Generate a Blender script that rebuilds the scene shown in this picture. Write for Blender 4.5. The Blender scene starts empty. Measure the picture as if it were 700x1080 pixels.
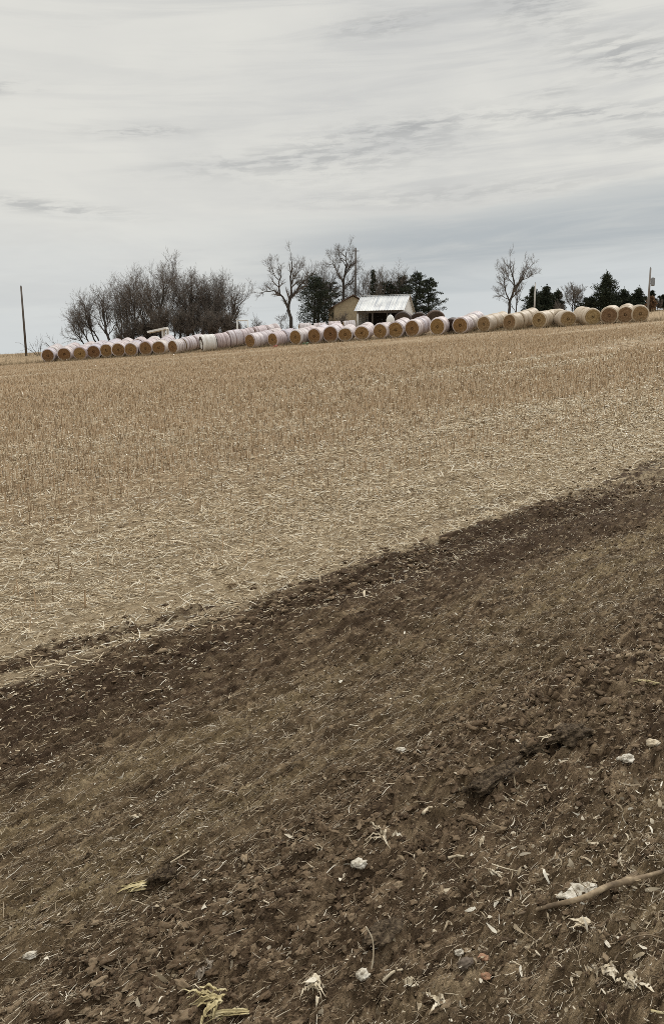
import bpy, math, random
import numpy as np
random.seed(7); rng = np.random.default_rng(7)
sc = bpy.context.scene
COL = sc.collection
PI = math.pi
R = math.radians

# ------------------------------------------------------------------ camera frame
F_PX, CAM_H = 847.0, 1.6
PITCH = math.atan(152 / 847.0)
CP, SP = math.cos(PITCH), math.sin(PITCH)
CAM = np.array([0.0, 0.0, CAM_H])

def ray(px, py):
    a = (px - 350) / F_PX; b = (540 - py) / F_PX
    return np.array([a, CP + SP * b, -SP + CP * b])

def at(px, py, Y):
    D = ray(px, py)
    return CAM + D * (Y / D[1])

# ------------------------------------------------------------------ noise and terrain
def _h(ix, iy, seed):
    n = (ix.astype(np.int64) * 374761393 + iy.astype(np.int64) * 668265263 + seed * 974634777) & 0xffffffff
    n = ((n ^ (n >> 13)) * 1274126177) & 0xffffffff
    n = (n ^ (n >> 16)) & 0xffffffff
    n = (n * 2246822519) & 0xffffffff
    return ((n ^ (n >> 15)) & 0xffffff) / float(0xffffff)

def vn(x, y, seed=0):
    x = np.asarray(x, float); y = np.asarray(y, float)
    ix = np.floor(x); iy = np.floor(y); fx = x - ix; fy = y - iy
    fx = fx * fx * (3 - 2 * fx); fy = fy * fy * (3 - 2 * fy)
    a = _h(ix, iy, seed); b = _h(ix + 1, iy, seed); c = _h(ix, iy + 1, seed); d = _h(ix + 1, iy + 1, seed)
    return 2 * ((a * (1 - fx) + b * fx) * (1 - fy) + (c * (1 - fx) + d * fx) * fy) - 1

def cells(x, y, seed):
    """rounded cells with deep joints between them: height 0..1 and a random value per cell"""
    x = np.asarray(x, float); y = np.asarray(y, float); sh = x.shape; x = x.ravel(); y = y.ravel()
    ix = np.floor(x); iy = np.floor(y); f1 = np.full(x.shape, 9.0); f2 = np.full(x.shape, 9.0); hv = np.zeros(x.shape)
    for a in (-1, 0, 1):
        for b in (-1, 0, 1):
            cx, cy = ix + a, iy + b
            d = (cx + .1 + .8 * _h(cx, cy, seed) - x) ** 2 + (cy + .1 + .8 * _h(cx, cy, seed + 1) - y) ** 2
            cl = d < f1
            f2 = np.where(cl, f1, np.minimum(f2, d)); hv = np.where(cl, _h(cx, cy, seed + 2), hv); f1 = np.where(cl, d, f1)
    e = np.sqrt(f2) - np.sqrt(f1)
    return (np.clip(e * 1.5, 0, 1) ** .55).reshape(sh), hv.reshape(sh)

def sstep(a, b, x):
    t = np.clip((x - a) / (b - a), 0, 1)
    return t * t * (3 - 2 * t)

TX, TY = 59.6 / 61.46, -15 / 61.46          # along the line of bales
NX, NY = .244, .9698                        # away from it
L0S = -31.4 * NX + 89 * NY                  # the line's distance along n

def H(x, y):
    x = np.asarray(x, float); y = np.asarray(y, float)
    tc = x * TX + y * TY; s = x * NX + y * NY
    z = .0586 * 150 * np.tanh(tc / 150)
    z = z + .0645 * np.minimum(s, L0S + 34)
    e = np.clip(s - (L0S + 34), 0, None)
    z = z + np.where(e < 120, .0645 * e - .00045 * e * e, .0645 * 120 - .00045 * 14400 - 0.0 * e)
    z = z + .75 * sstep(L0S + .8, L0S + 9, s)
    z = z + .12 * vn(x * .05, y * .05, 3) * sstep(10, 40, np.hypot(x, y))
    return z

E0 = np.array([-1.58, 3.609])
_ca = R(48.1)
EV = np.array([math.sin(_ca), math.cos(_ca)]); EU = np.array([-math.cos(_ca), math.sin(_ca)])
ROW = .38

def uv(x, y):
    dx = np.asarray(x, float) - E0[0]; dy = np.asarray(y, float) - E0[1]
    return dx * EU[0] + dy * EU[1], dx * EV[0] + dy * EV[1]

def edge_u(u, v):
    return u + .05 * vn(v * .9, u * .3, 11) + .06 * vn(v * 3.1, u * 1.6, 12) + .11 * vn(v * 6, u * 8, 13) + .10 * vn(v * 15, u * 20, 14) + .06 * vn(v * 38, u * 45, 19)

def soil_w(u, v):
    e = edge_u(u, v)
    st = vn(u * 4.6 + .5 * vn(v * .5, u, 16), v * .42, 15) + .5 * vn(u * 13, v * 2.6, 17) + .25 * vn(u * 30, v * 16, 18)
    # shreds of straw dragged into the soil, and soil thrown onto the straw, both thinning out away from the cut
    e = e + st * .42 * np.exp(-(np.asarray(u) / .5) ** 2) + .40 * st * np.exp(-((np.asarray(u) - .45) / .5) ** 2) * (st < 0) + .34 * np.clip(st - .25, 0, 1) * np.exp(-((np.asarray(u) + .45) / .4) ** 2)
    return 1 - sstep(-.08, .08, e)

def bare_w(u, v):
    """how much bare soil shows: full below the cut, patchy for about a metre above it"""
    u = np.asarray(u, float); v = np.asarray(v, float)
    pn = .9 * vn(u * 4.2 + .5 * vn(v * .5, u, 16), v * .55, 15) + .5 * vn(u * 12, v * 4.0, 17) + .5 * vn(u * 26, v * 14, 18) + .35 * vn(u * 55, v * 40, 20)
    e = u * 1.25 - .18 + .42 * pn * 1.25 * np.exp(-((u - .05) / .85) ** 2)
    far = sstep(.62, .95, .5 + .5 * vn(u * 2.2, v * .22, 56) + .12 * vn(u * 14, v * 5, 57)) * np.exp(-np.clip(u, 0, None) / 2.6) * .8
    return np.clip(np.maximum(1 - sstep(-.14, .14, e), far), 0, 1)

def micro(x, y):
    u, v = uv(x, y)
    w = soil_w(u, v)
    rd = np.hypot(x, y)
    fine = 1 - .7 * sstep(10, 16, rd)
    s = .034 * vn(u * 3.4, v * 1.2, 21) + .012 * vn(u * 9, v * 5, 22)
    s = np.asarray(s, float).copy(); shp = s.shape; s = np.atleast_1d(s)
    I = (np.atleast_1d(rd) < 15) & (np.atleast_1d(w) > .02)
    if I.any():
        uu = np.atleast_1d(u)[I]; vv = np.atleast_1d(v)[I]; fi = np.atleast_1d(fine)[I]
        wu = uu + .02 * vn(uu * 14, vv * 14, 28); wv = vv + .03 * vn(uu * 11, vv * 11, 29)
        c1, h1 = cells(wu * 17, wv * 6, 300); c2, h2 = cells(wu * 36, wv * 15, 310); c3, h3 = cells(wu * 76, wv * 42, 320)
        s[I] += .026 * (np.abs(vn(uu * 7.5 + .6 * vn(vv * .7, uu, 38), vv * .40, 39)) - .35) * 1.3 + .010 * vn(uu * 15, vv * 1.1, 40) + .013 * (np.abs(vn(uu * 26, vv * 2.4, 44)) - .35) * fi + .009 * vn(uu * 52, vv * 6, 45) * fi
        big = sstep(.35, .75, .5 + .5 * vn(uu * 2.3, vv * .9, 33))
        s[I] += ((.012 + .028 * big + .012 * (uu < -1.9)) * c1 * (h1 - .15) + .028 * c2 * (h2 ** 1.3 - .1) + .021 * c3 * (h3 - .1)) * fi - .010
    s = s.reshape(shp)
    ridge = np.exp(-((u + 2.08 + .10 * vn(v * 1.3, 0 * v, 31)) / .16) ** 2) * (.5 + .5 * vn(v * 2.2, u, 32)) * sstep(-.3, .3, v) * (1 - sstep(2.2, 3.5, v))
    s = s + .055 * ridge
    furrow = np.exp(-((u + .26 + .12 * vn(v * .6, 0 * v, 34)) / .13) ** 2) * (.6 + .4 * vn(v * 1.1, u, 37))
    s = s - .06 * furrow
    furrow2 = np.exp(-((u + .78 + .2 * vn(v * .4, 0 * v, 35)) / .12) ** 2) * (.5 + .5 * vn(v * .5, u, 36))
    s -= .035 * furrow2
    t = .012 + .022 * vn(u * 2.1, v * .9, 41) + .012 * vn(u * 8, v * 4, 42) + .012 * np.cos(2 * PI * u / (2 * ROW))
    t += .010 * vn(u * 24, v * 15, 43) * fine
    return w * s + (1 - w) * t * (.4 + .6 * fine)

def gz(x, y):
    return H(x, y) + micro(x, y)

def hit(px, py):
    D = ray(px, py); s = .8; step = .01
    while s < 200:
        q = CAM + D * s
        if q[2] < gz(q[0], q[1]):
            return np.array([q[0], q[1], float(gz(q[0], q[1]))])
        s += step; step = .004 + s * .001
    return q

# ------------------------------------------------------------------ mesh building
def mesh_np(name, V, polys, smooth=True, mats=(), midx=None):
    """V (N,3); polys: list of (M,k) index arrays."""
    me = bpy.data.meshes.new(name)
    V = np.ascontiguousarray(V, np.float32)
    me.vertices.add(len(V)); me.vertices.foreach_set('co', V.ravel())
    nl = sum(a.size for a in polys); npoly = sum(len(a) for a in polys)
    me.loops.add(nl); me.polygons.add(npoly)
    me.loops.foreach_set('vertex_index', np.concatenate([a.ravel() for a in polys]).astype(np.int32))
    tot = np.concatenate([np.full(len(a), a.shape[1]) for a in polys])
    st = np.concatenate([[0], np.cumsum(tot)[:-1]]).astype(np.int32)
    me.polygons.foreach_set('loop_start', st)
    me.polygons.foreach_set('use_smooth', np.full(npoly, bool(smooth)))
    for m in mats: me.materials.append(m)
    if midx is not None: me.polygons.foreach_set('material_index', np.asarray(midx, np.int32))
    me.update(calc_edges=True)
    return me

def link(name, me, parent=None, loc=None):
    o = bpy.data.objects.new(name, me); COL.objects.link(o)
    if parent is not None: o.parent = parent
    if loc is not None: o.location = loc
    return o

def tag(o, label, cat, group=None, kind=None):
    o['label'] = label; o['category'] = cat
    if group: o['group'] = group
    if kind: o['kind'] = kind
    return o

def thing(name, label, cat, loc, rz=0, group=None):
    o = bpy.data.objects.new(name, None); COL.objects.link(o)
    o.empty_display_size = .2
    o.location = loc; o.rotation_euler = (0, 0, rz)
    return tag(o, label, cat, group)

class MB:
    def __init__(s): s.v = []; s.f = {}; s.n = 0
    def add(s, V, F):
        V = np.asarray(V, float)
        for a in F:
            a = np.asarray(a, int)
            s.f.setdefault(a.shape[1], []).append(a + s.n)
        s.v.append(V); s.n += len(V)
    def box(s, c, size, rz=0, ry=0, rx=0):
        q = np.array([[x, y, z] for x in (-.5, .5) for y in (-.5, .5) for z in (-.5, .5)]) * np.array(size)
        from mathutils import Euler
        M = np.array(Euler((rx, ry, rz)).to_matrix())
        q = q @ M.T + np.array(c)
        s.add(q, [np.array([[0, 1, 3, 2], [4, 6, 7, 5], [0, 4, 5, 1], [2, 3, 7, 6], [0, 2, 6, 4], [1, 5, 7, 3]])])
    def tube(s, P, r, sides=6, cap=False):
        P = np.asarray(P, float); k = len(P); r = np.broadcast_to(np.asarray(r, float), (k,))
        T = np.gradient(P, axis=0); T /= np.linalg.norm(T, axis=1)[:, None] + 1e-9
        ref = np.array([0, 0, 1.]) if abs(T[0, 2]) < .9 else np.array([1., 0, 0])
        A = np.cross(T, ref); A /= np.linalg.norm(A, axis=1)[:, None] + 1e-9
        B = np.cross(T, A)
        th = np.arange(sides) * 2 * PI / sides
        V = P[:, None] + r[:, None, None] * (np.cos(th)[None, :, None] * A[:, None] + np.sin(th)[None, :, None] * B[:, None])
        i = np.arange(k - 1)[:, None] * sides; j = np.arange(sides)[None]; j2 = (j + 1) % sides
        q = np.stack([i + j, i + j2, i + sides + j2, i + sides + j], -1).reshape(-1, 4)
        F = [q]
        if cap: F.append(np.array([list(range(sides))[::-1]])); F.append(np.array([[(k - 1) * sides + a for a in range(sides)]]))
        s.add(V.reshape(-1, 3), F)
    def mesh(s, name, mats=(), smooth=True):
        return mesh_np(name, np.concatenate(s.v), [np.concatenate(x) for x in s.f.values()], smooth, mats)
    def build(s, name, mat, parent=None, smooth=True, loc=None):
        return link(name, s.mesh(name, [mat], smooth), parent, loc)

# ------------------------------------------------------------------ materials
class NT:
    def __init__(s, tree): s.t = tree; s.N = tree.nodes; s.L = tree.links
    def n(s, typ, **kw):
        x = s.N.new(typ)
        for k, v in kw.items():
            setattr(x, k, v)
        return x
    def put(s, sock, v):
        if hasattr(v, 'is_linked') or isinstance(v, bpy.types.NodeSocket): s.L.new(v, sock)
        else: sock.default_value = v
    def m(s, op, a, b=0.0, c=None, clamp=False):
        x = s.n('ShaderNodeMath', operation=op); x.use_clamp = clamp
        s.put(x.inputs[0], a); s.put(x.inputs[1], b)
        if c is not None: s.put(x.inputs[2], c)
        return x.outputs[0]
    def mix(s, f, a, b, blend='MIX'):
        x = s.n('ShaderNodeMix', data_type='RGBA', blend_type=blend)
        s.put(x.inputs[0], f)
        for k, v in ((6, a), (7, b)):
            if isinstance(v, tuple) and len(v) == 3: v = v + (1,)
            s.put(x.inputs[k], v)
        return x.outputs[2]
    def noise(s, vec, scale, detail=4, rough=.55, dist=0):
        x = s.n('ShaderNodeTexNoise')
        if vec is not None: s.L.new(vec, x.inputs['Vector'])
        x.inputs['Scale'].default_value = scale; x.inputs['Detail'].default_value = detail
        x.inputs['Roughness'].default_value = rough; x.inputs['Distortion'].default_value = dist
        return x.outputs[0]
    def ramp(s, f, stops, interp='LINEAR'):
        x = s.n('ShaderNodeValToRGB'); x.color_ramp.interpolation = interp
        e = x.color_ramp.elements
        while len(e) < len(stops): e.new(.5)
        for q, (pos, c) in zip(e, stops):
            q.position = pos; q.color = (c + (1,)) if isinstance(c, tuple) else (c, c, c, 1)
        s.put(x.inputs[0], f)
        return x.outputs[0]
    def ss(s, a, b, x):
        q = s.n('ShaderNodeMapRange', interpolation_type='SMOOTHSTEP')
        s.put(q.inputs[0], x); q.inputs[1].default_value = a; q.inputs[2].default_value = b
        return q.outputs[0]
    def comb(s, x, y, z=0.0):
        q = s.n('ShaderNodeCombineXYZ'); s.put(q.inputs[0], x); s.put(q.inputs[1], y); s.put(q.inputs[2], z); return q.outputs[0]

def mat(name, rough=.85, spec=.25):
    m = bpy.data.materials.new(name); m.use_nodes = True
    t = NT(m.node_tree); b = t.N['Principled BSDF']
    b.inputs['Roughness'].default_value = rough; b.inputs['Specular IOR Level'].default_value = spec
    return m, t, b

def mat_island(name, stops, rough=.8, noise=0, dark=None):
    m, t, b = mat(name, rough)
    g = t.n('ShaderNodeNewGeometry')
    c = t.ramp(g.outputs['Random Per Island'], stops)
    if noise:
        tc = t.n('ShaderNodeTexCoord')
        nz = t.noise(tc.outputs['Object'], noise, 3)
        c = t.mix(t.ss(.35, .7, nz), c, dark or (.1, .08, .05))
    t.L.new(c, b.inputs['Base Color'])
    return m

def mat_noise(name, scale, stops, rough=.85, bump=0, bscale=None, bdist=.02, stretch=(1, 1, 1), detail=5, spec=.25):
    m, t, b = mat(name, rough, spec)
    tc = t.n('ShaderNodeTexCoord'); mp = t.n('ShaderNodeMapping'); mp.inputs['Scale'].default_value = stretch
    t.L.new(tc.outputs['Object'], mp.inputs['Vector'])
    t.L.new(t.ramp(t.noise(mp.outputs[0], scale, detail, .6), stops), b.inputs['Base Color'])
    if bump:
        bp = t.n('ShaderNodeBump'); bp.inputs['Strength'].default_value = bump; bp.inputs['Distance'].default_value = bdist
        t.L.new(t.noise(mp.outputs[0], bscale or scale * 3, 4), bp.inputs['Height']); t.L.new(bp.outputs[0], b.inputs['Normal'])
    return m

def ground_material():
    m, t, b = mat('field_ground', .92, .15)
    g = t.n('ShaderNodeNewGeometry')
    sub = t.n('ShaderNodeVectorMath', operation='SUBTRACT'); t.L.new(g.outputs['Position'], sub.inputs[0]); sub.inputs[1].default_value = (E0[0], E0[1], 0)
    sx = t.n('ShaderNodeSeparateXYZ'); t.L.new(sub.outputs[0], sx.inputs[0])
    x, y = sx.outputs[0], sx.outputs[1]
    u = t.m('ADD', t.m('MULTIPLY', x, EU[0]), t.m('MULTIPLY', y, EU[1]))
    v = t.m('ADD', t.m('MULTIPLY', x, EV[0]), t.m('MULTIPLY', y, EV[1]))
    P = t.comb(u, v, 0.0)
    Ps = t.comb(u, t.m('MULTIPLY', v, .22), 0.0)
    att = t.n('ShaderNodeAttribute', attribute_name='soil'); w = att.outputs['Fac']
    # tilled soil
    n1 = t.noise(t.comb(u, t.m('MULTIPLY', v, .16), 0.0), 34, 6, .68); n2 = t.noise(Ps, 2.2, 4, .6); n3 = t.noise(P, 90, 4, .6)
    soil = t.ramp(n1, [(.33, (.036, .022, .013)), (.5, (.140, .094, .056)), (.63, (.34, .245, .152))])
    dry = t.ramp(n1, [(.31, (.085, .057, .031)), (.5, (.235, .170, .094)), (.65, (.44, .34, .205))])
    mid = t.m('MULTIPLY', t.ss(-2.05, -1.55, u), t.m('SUBTRACT', 1.0, t.ss(-1.15, -.75, u)))
    near = t.m('MULTIPLY', t.m('SUBTRACT', 1.0, t.ss(-2.7, -2.3, u)), .45)
    dw = t.m('MULTIPLY', t.m('MAXIMUM', mid, near), t.ss(.30, .62, n2), clamp=True)
    sk = t.noise(t.comb(u, t.m('MULTIPLY', v, .055), 5.0), 8.5, 4, .6)
    dw = t.m('MULTIPLY', dw, t.m('ADD', .40, t.m('MULTIPLY', t.ss(.38, .58, sk), 1.0)), clamp=True)
    dw = t.m('MAXIMUM', dw, t.m('MULTIPLY', t.m('MULTIPLY', t.ss(.50, .66, n2), t.ss(.42, .58, sk)), .7))
    soil = t.mix(dw, soil, dry)
    edge_dark = t.m('MULTIPLY', t.ss(-1.05, -.6, u), t.ss(.30, .55, t.noise(t.comb(u, t.m('MULTIPLY', v, .18), 2.0), 2.6, 4, .6)))  # patchy darker brown band in the soil colour alongside the stubble edge
    soil = t.mix(t.m('MULTIPLY', edge_dark, .75), soil, (.060, .036, .022))
    fleck = t.m('MULTIPLY', t.ss(.62, .74, n3), t.m('ADD', t.m('MULTIPLY', dw, .55), .12))
    soil = t.mix(fleck, soil, (.36, .30, .205))
    # straw covered ground
    s1 = t.noise(t.comb(u, t.m('MULTIPLY', v, .10), 0.0), 1.0, 5, .62)
    s2 = t.noise(t.comb(u, t.m('MULTIPLY', v, .5), 0.0), 16, 5, .7)
    s3 = t.noise(P, .11, 4, .6)
    straw = t.ramp(s2, [(.30, (.10, .072, .045)), (.48, (.325, .23, .134)), (.66, (.58, .465, .315))])
    straw = t.mix(t.m('MULTIPLY', t.ss(.44, .60, s1), .80), straw, (.235, .165, .098))
    straw = t.mix(t.m('MULTIPLY', t.ss(.40, .62, s3), .45), straw, (.37, .275, .175))
    pale = t.m('MULTIPLY', t.m('SUBTRACT', 1.0, t.ss(1.2, 4.5, u)), .45)
    straw = t.mix(pale, straw, (.44, .36, .24))
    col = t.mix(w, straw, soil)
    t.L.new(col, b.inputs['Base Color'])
    bp = t.n('ShaderNodeBump'); bp.inputs['Strength'].default_value = 1.0; bp.inputs['Distance'].default_value = .03
    hgt = t.m('ADD', t.m('ADD', t.noise(Ps, 40, 5, .7), t.m('MULTIPLY', t.noise(P, 130, 4, .7), .6)), t.m('MULTIPLY', s2, .6))
    t.L.new(hgt, bp.inputs['Height']); t.L.new(bp.outputs[0], b.inputs['Normal'])
    return m

# ------------------------------------------------------------------ ground sheet
def build_ground():
    th = list(np.arange(-33, 33.01, .095))
    th = [-180 + k * 4 for k in range(0, 34)] + [-44, -40, -37] + th + [37, 40, 44] + [48 + 4 * k for k in range(0, 33)]
    th = np.radians(np.array(th))
    r = [.25, .5, .75, .95, 1.1, 1.2]
    while r[-1] < 5000:
        q = r[-1]; r.append(q + min(max(.0055, .00042 * q * q), .022 * q))
    r = np.array(r)
    RR, TT = np.meshgrid(r, th, indexing='ij')
    X = RR * np.sin(TT); Y = RR * np.cos(TT)
    Z = gz(X, Y)
    u, v = uv(X, Y)
    nr, nt = X.shape
    V = np.stack([X, Y, Z], -1).reshape(-1, 3)
    V = np.concatenate([V, [[0, 0, float(gz(0., 0.))]]])
    i = np.arange(nr - 1)[:, None] * nt; j = np.arange(nt)[None]; j2 = (j + 1) % nt
    q = np.stack([i + j, i + nt + j, i + nt + j2, i + j2], -1).reshape(-1, 4)
    c = len(V) - 1
    tri = np.stack([np.full(nt, c), np.arange(nt), (np.arange(nt) + 1) % nt], -1)
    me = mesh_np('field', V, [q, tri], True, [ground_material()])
    w = np.append(bare_w(u, v).ravel(), 1.0)
    a = me.attributes.new('soil', 'FLOAT', 'POINT'); a.data.foreach_set('value', w.astype(np.float32))
    o = link('field_ground', me)
    o['kind'] = 'structure'; o['label'] = 'sloping farm field, dark tilled soil below and pale cut stubble above'; o['category'] = 'field'
    return o

# ------------------------------------------------------------------ scattered residue (stuff)
def wedge(n, r0, r1, half=33):
    r = np.sqrt(rng.uniform(r0 * r0, r1 * r1, n)); a = np.radians(rng.uniform(-half, half, n))
    return r * np.sin(a), r * np.cos(a)

def fan(n, r0, r1, half=33):
    r = rng.uniform(r0, r1, n); a = np.radians(rng.uniform(-half, half, n))
    return r * np.sin(a), r * np.cos(a)

def strands(name, P, D, L, rad, bend, mat_, sides=3, rings=3, flat=None, taper=.6):
    """Many bent stalks (or flat leaves when flat is given) as one mesh. P start, D unit direction."""
    N = len(P)
    rnd = rng.normal(size=(N, 3)); S = np.cross(D, rnd); S /= np.linalg.norm(S, axis=1)[:, None] + 1e-9
    B = np.cross(D, S)
    t = np.linspace(0, 1, rings)
    C = P[:, None] + D[:, None] * (L[:, None] * t)[..., None] + S[:, None] * ((bend * L)[:, None] * (4 * t * (1 - t)))[..., None]
    rr = rad[:, None] * (1 - (1 - taper) * t)[None]
    if flat is None:
        ph = np.arange(sides) * 2 * PI / sides
        V = C[:, :, None] + rr[..., None, None] * (np.cos(ph)[None, None, :, None] * S[:, None, None] + np.sin(ph)[None, None, :, None] * B[:, None, None])
        k = sides
        i = np.arange(rings - 1)[:, None] * k; j = np.arange(k)[None]
        q = np.stack([i + j, i + (j + 1) % k, i + k + (j + 1) % k, i + k + j], -1).reshape(-1, 4)
    else:
        w = rr * np.array(flat)[None]
        tw = rng.uniform(-1.2, 1.2, N)[:, None] * t[None]
        W = B[:, None] * np.cos(tw)[..., None] + S[:, None] * np.sin(tw)[..., None]
        V = np.stack([C - W * w[..., None], C + W * w[..., None]], 2)
        k = 2
        i = np.arange(rings - 1)[:, None] * 2
        q = np.concatenate([i, i + 1, i + 3, i + 2], 1)
    F = (np.arange(N)[:, None, None] * (rings * k) + q[None]).reshape(-1, 4)
    return mesh_np(name, V.reshape(-1, 3), [F], True, [mat_])

def dirs(az, el):
    return np.stack([np.cos(el) * np.sin(az), np.cos(el) * np.cos(az), np.sin(el)], -1)

AZ_ROW = math.atan2(EV[0], EV[1])

STRAW = [(0, (.19, .135, .08)), (.22, (.42, .325, .205)), (.5, (.645, .525, .355)), (.85, (.76, .68, .525)), (1, (.84, .78, .66))]

def build_residue():
    m = mat_island('dry_straw', STRAW, .75)
    Ps = []
    for n, r0, r1 in ((62000, 3.0, 8), (120000, 8, 15), (95000, 15, 30), (60000, 30, 62), (26000, 62, 92)):
        x, y = wedge(n, r0, r1); u, v = uv(x, y)
        w = 1 - sstep(-.80, 1.05, u + .28 * vn(u * 5, v * .6, 58) + .22 * vn(u * 15, v * 6, 59) + .14 * rng.normal(size=n))
        w = np.maximum(w, .75 * bare_w(u, v))
        pat = .5 + .35 * vn(u * 1.3, v * .35, 51) + .25 * vn(u * .75 + .3 * vn(v * .2, u, 54), v * .06, 60) - .35 * vn(u * .30 + .4 * vn(v * .08, u * .2, 54), v * .035, 55)
        strip = sstep(.1, .45, vn(u * 5.2, v * .25, 53)) * np.exp(-np.clip(-u, 0, None) / .9)
        keep = (rng.random(n) > np.clip(w * (1.0 - .5 * strip), 0, .992)) & (rng.random(n) < .35 + .65 * pat + .4 * (u < 2.5))
        x, y = x[keep], y[keep]
        Ps.append((x, y))
    x = np.concatenate([a for a, _ in Ps]); y = np.concatenate([b for _, b in Ps]); n = len(x)
    r = np.hypot(x, y)
    uu, vv = uv(x, y); sw = soil_w(uu, vv)
    L = (.025 + .10 * rng.random(n) ** 1.6) * np.clip(r / 13, .8, 1.8) * (1 - .45 * sw)
    az = np.where(rng.random(n) < .4, AZ_ROW + rng.normal(0, .5, n) + PI * (rng.random(n) < .5), rng.uniform(0, 2 * PI, n))
    el = np.clip(rng.normal(.05, .22, n), -.2, .9)
    P = np.stack([x, y, gz(x, y) + rng.uniform(-.002, .02, n)], -1)
    me = strands('straw', P, dirs(az, el), L, rng.uniform(.0017, .0050, n) * np.clip(r / 7.5, .8, 3.0) * (1 - .3 * sw), rng.normal(0, .06, n), m)
    tag(link('straw_litter', me), 'pale cut straw lying matted over the stubble field', 'straw', kind='stuff')
    # leaf pieces
    x, y = wedge(26000, 3.2, 26); u, v = uv(x, y); k = rng.random(len(x)) > soil_w(u, v) * .995; x, y = x[k], y[k]; n = len(x)
    az = rng.uniform(0, 2 * PI, n); el = np.clip(rng.normal(.1, .3, n), -.2, 1)
    P = np.stack([x, y, gz(x, y) + .006], -1)
    me = strands('leaves', P, dirs(az, el), rng.uniform(.04, .16, n), rng.uniform(.004, .011, n) * np.clip(np.hypot(x, y) / 12, .8, 1.6), rng.normal(0, .16, n),
                 mat_island('dry_leaf', [(0, (.24, .18, .11)), (.5, (.47, .385, .265)), (1, (.70, .63, .50))], .7), rings=4, flat=(.5, 1, .9, .2))
    tag(link('leaf_litter', me), 'dry crumpled leaf pieces strewn through the straw', 'leaf litter', kind='stuff')
    # standing stubble in rows
    X = []; Y = []
    for r0, r1, n in ((4, 12, 16000), (12, 30, 70000), (30, 60, 100000), (60, 97, 90000)):
        x, y = wedge(n, r0, r1); u, v = uv(x, y)
        u2 = np.round(u / ROW) * ROW + rng.normal(0, .035 if r1 < 40 else .08, n)
        x = E0[0] + EU[0] * u2 + EV[0] * v; y = E0[1] + EU[1] * u2 + EV[1] * v
        thin = .5 + .25 * vn(u2 * .8, v * .15, 52) + .45 * vn(u2 * .30 + .4 * vn(v * .08, u2 * .2, 54), v * .035, 55)
        s = x * NX + y * NY
        k = (u2 > .5) & (rng.random(n) < sstep(.3, 5.5, u2) * (.10 + .90 * sstep(.25, .60, thin))) & (s < L0S - .6)
        X.append(x[k]); Y.append(y[k])
    x = np.concatenate(X); y = np.concatenate(Y); n = len(x); r = np.hypot(x, y)
    az = rng.uniform(0, 2 * PI, n); el = PI / 2 - np.abs(rng.normal(0, .22, n))
    P = np.stack([x, y, gz(x, y) - .01], -1)
    me = strands('stubble', P, dirs(az, el), rng.uniform(.05, .16, n), rng.uniform(.003, .006, n) * np.clip(r / 12, 1.0, 2.4), rng.normal(0, .04, n),
                 mat_island('stubble', [(0, (.21, .145, .085)), (.25, (.42, .30, .18)), (.6, (.59, .435, .28)), (1, (.78, .665, .49))], .8), taper=.8)
    tag(link('standing_stubble', me), 'short cut crop stalks standing in rows on the field', 'stubble', kind='stuff')
    # chopped residue in tilled soil
    x, y = fan(360000, 1.2, 14); u, v = uv(x, y)
    pat = sstep(.35, .7, .5 + .5 * vn(u * 3.1, v * 1.0, 61))
    band = np.exp(-((u + 1.5) / .5) ** 2)
    k = (soil_w(u, v) > .5) & (rng.random(len(x)) < .30 + .35 * pat + .75 * band + .5 * (u < -2.3) * (.5 + pat))
    x, y = x[k], y[k]; n = len(x)
    az = np.where(rng.random(n) < .68, AZ_ROW + rng.normal(0, .22, n), rng.uniform(0, 2 * PI, n)); el = np.clip(rng.normal(.08, .2, n), -.3, 1.1)
    P = np.stack([x, y, gz(x, y) + rng.uniform(-.004, .012, n)], -1)
    L = (.005 + .036 * rng.random(n) ** 3.0) * (1 + .4 * band[k])
    me = strands('chaff', P, dirs(az, el), L, rng.uniform(.0008, .0026, n) * np.clip(np.hypot(x, y) / 4, .7, 2.3), rng.normal(0, .07, n),
                 mat_island('chopped_residue', [(0, (.11, .08, .05)), (.45, (.23, .175, .115)), (.8, (.40, .325, .225)), (.95, (.60, .52, .40)), (1, (.74, .68, .57))], .8))
    tag(link('chopped_straw', me), 'small chopped straw bits mixed through the dark tilled soil', 'straw', kind='stuff')
    # pale flecks and leaf scraps in soil
    x, y = fan(60000, 1.2, 12)
    u, v = uv(x, y); k = (soil_w(u, v) > .5) & (rng.random(len(x)) < .10 + .9 * sstep(.45, .85, .5 + .5 * vn(u * 3.2, v * 1.9, 62)) * (.35 + .65 * (u < -1.9))); x, y = x[k], y[k]; n = len(x)
    P = np.stack([x, y, gz(x, y) + rng.uniform(0, .012, n)], -1)
    me = strands('scraps', P, dirs(rng.uniform(0, 6.3, n), np.clip(rng.normal(.2, .35, n), -.2, 1.2)), .007 + .036 * rng.random(n) ** 3, .0018 + .0065 * rng.random(n) ** 2.2, rng.normal(0, .25, n),
                 mat_island('leaf_scrap', [(0, (.16, .12, .075)), (.45, (.33, .265, .175)), (.8, (.52, .45, .34)), (1, (.74, .69, .58))], .75), rings=4, flat=(.5, 1, .8, .3))
    tag(link('leaf_scraps', me), 'small torn pale leaf scraps scattered on the tilled soil', 'leaf scraps', kind='stuff')

def ico(sub):
    import bmesh
    bm = bmesh.new(); bmesh.ops.create_icosphere(bm, subdivisions=sub, radius=1)
    V = np.array([v.co[:] for v in bm.verts]); F = np.array([[v.index for v in f.verts] for f in bm.faces]); bm.free()
    return V, F

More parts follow.
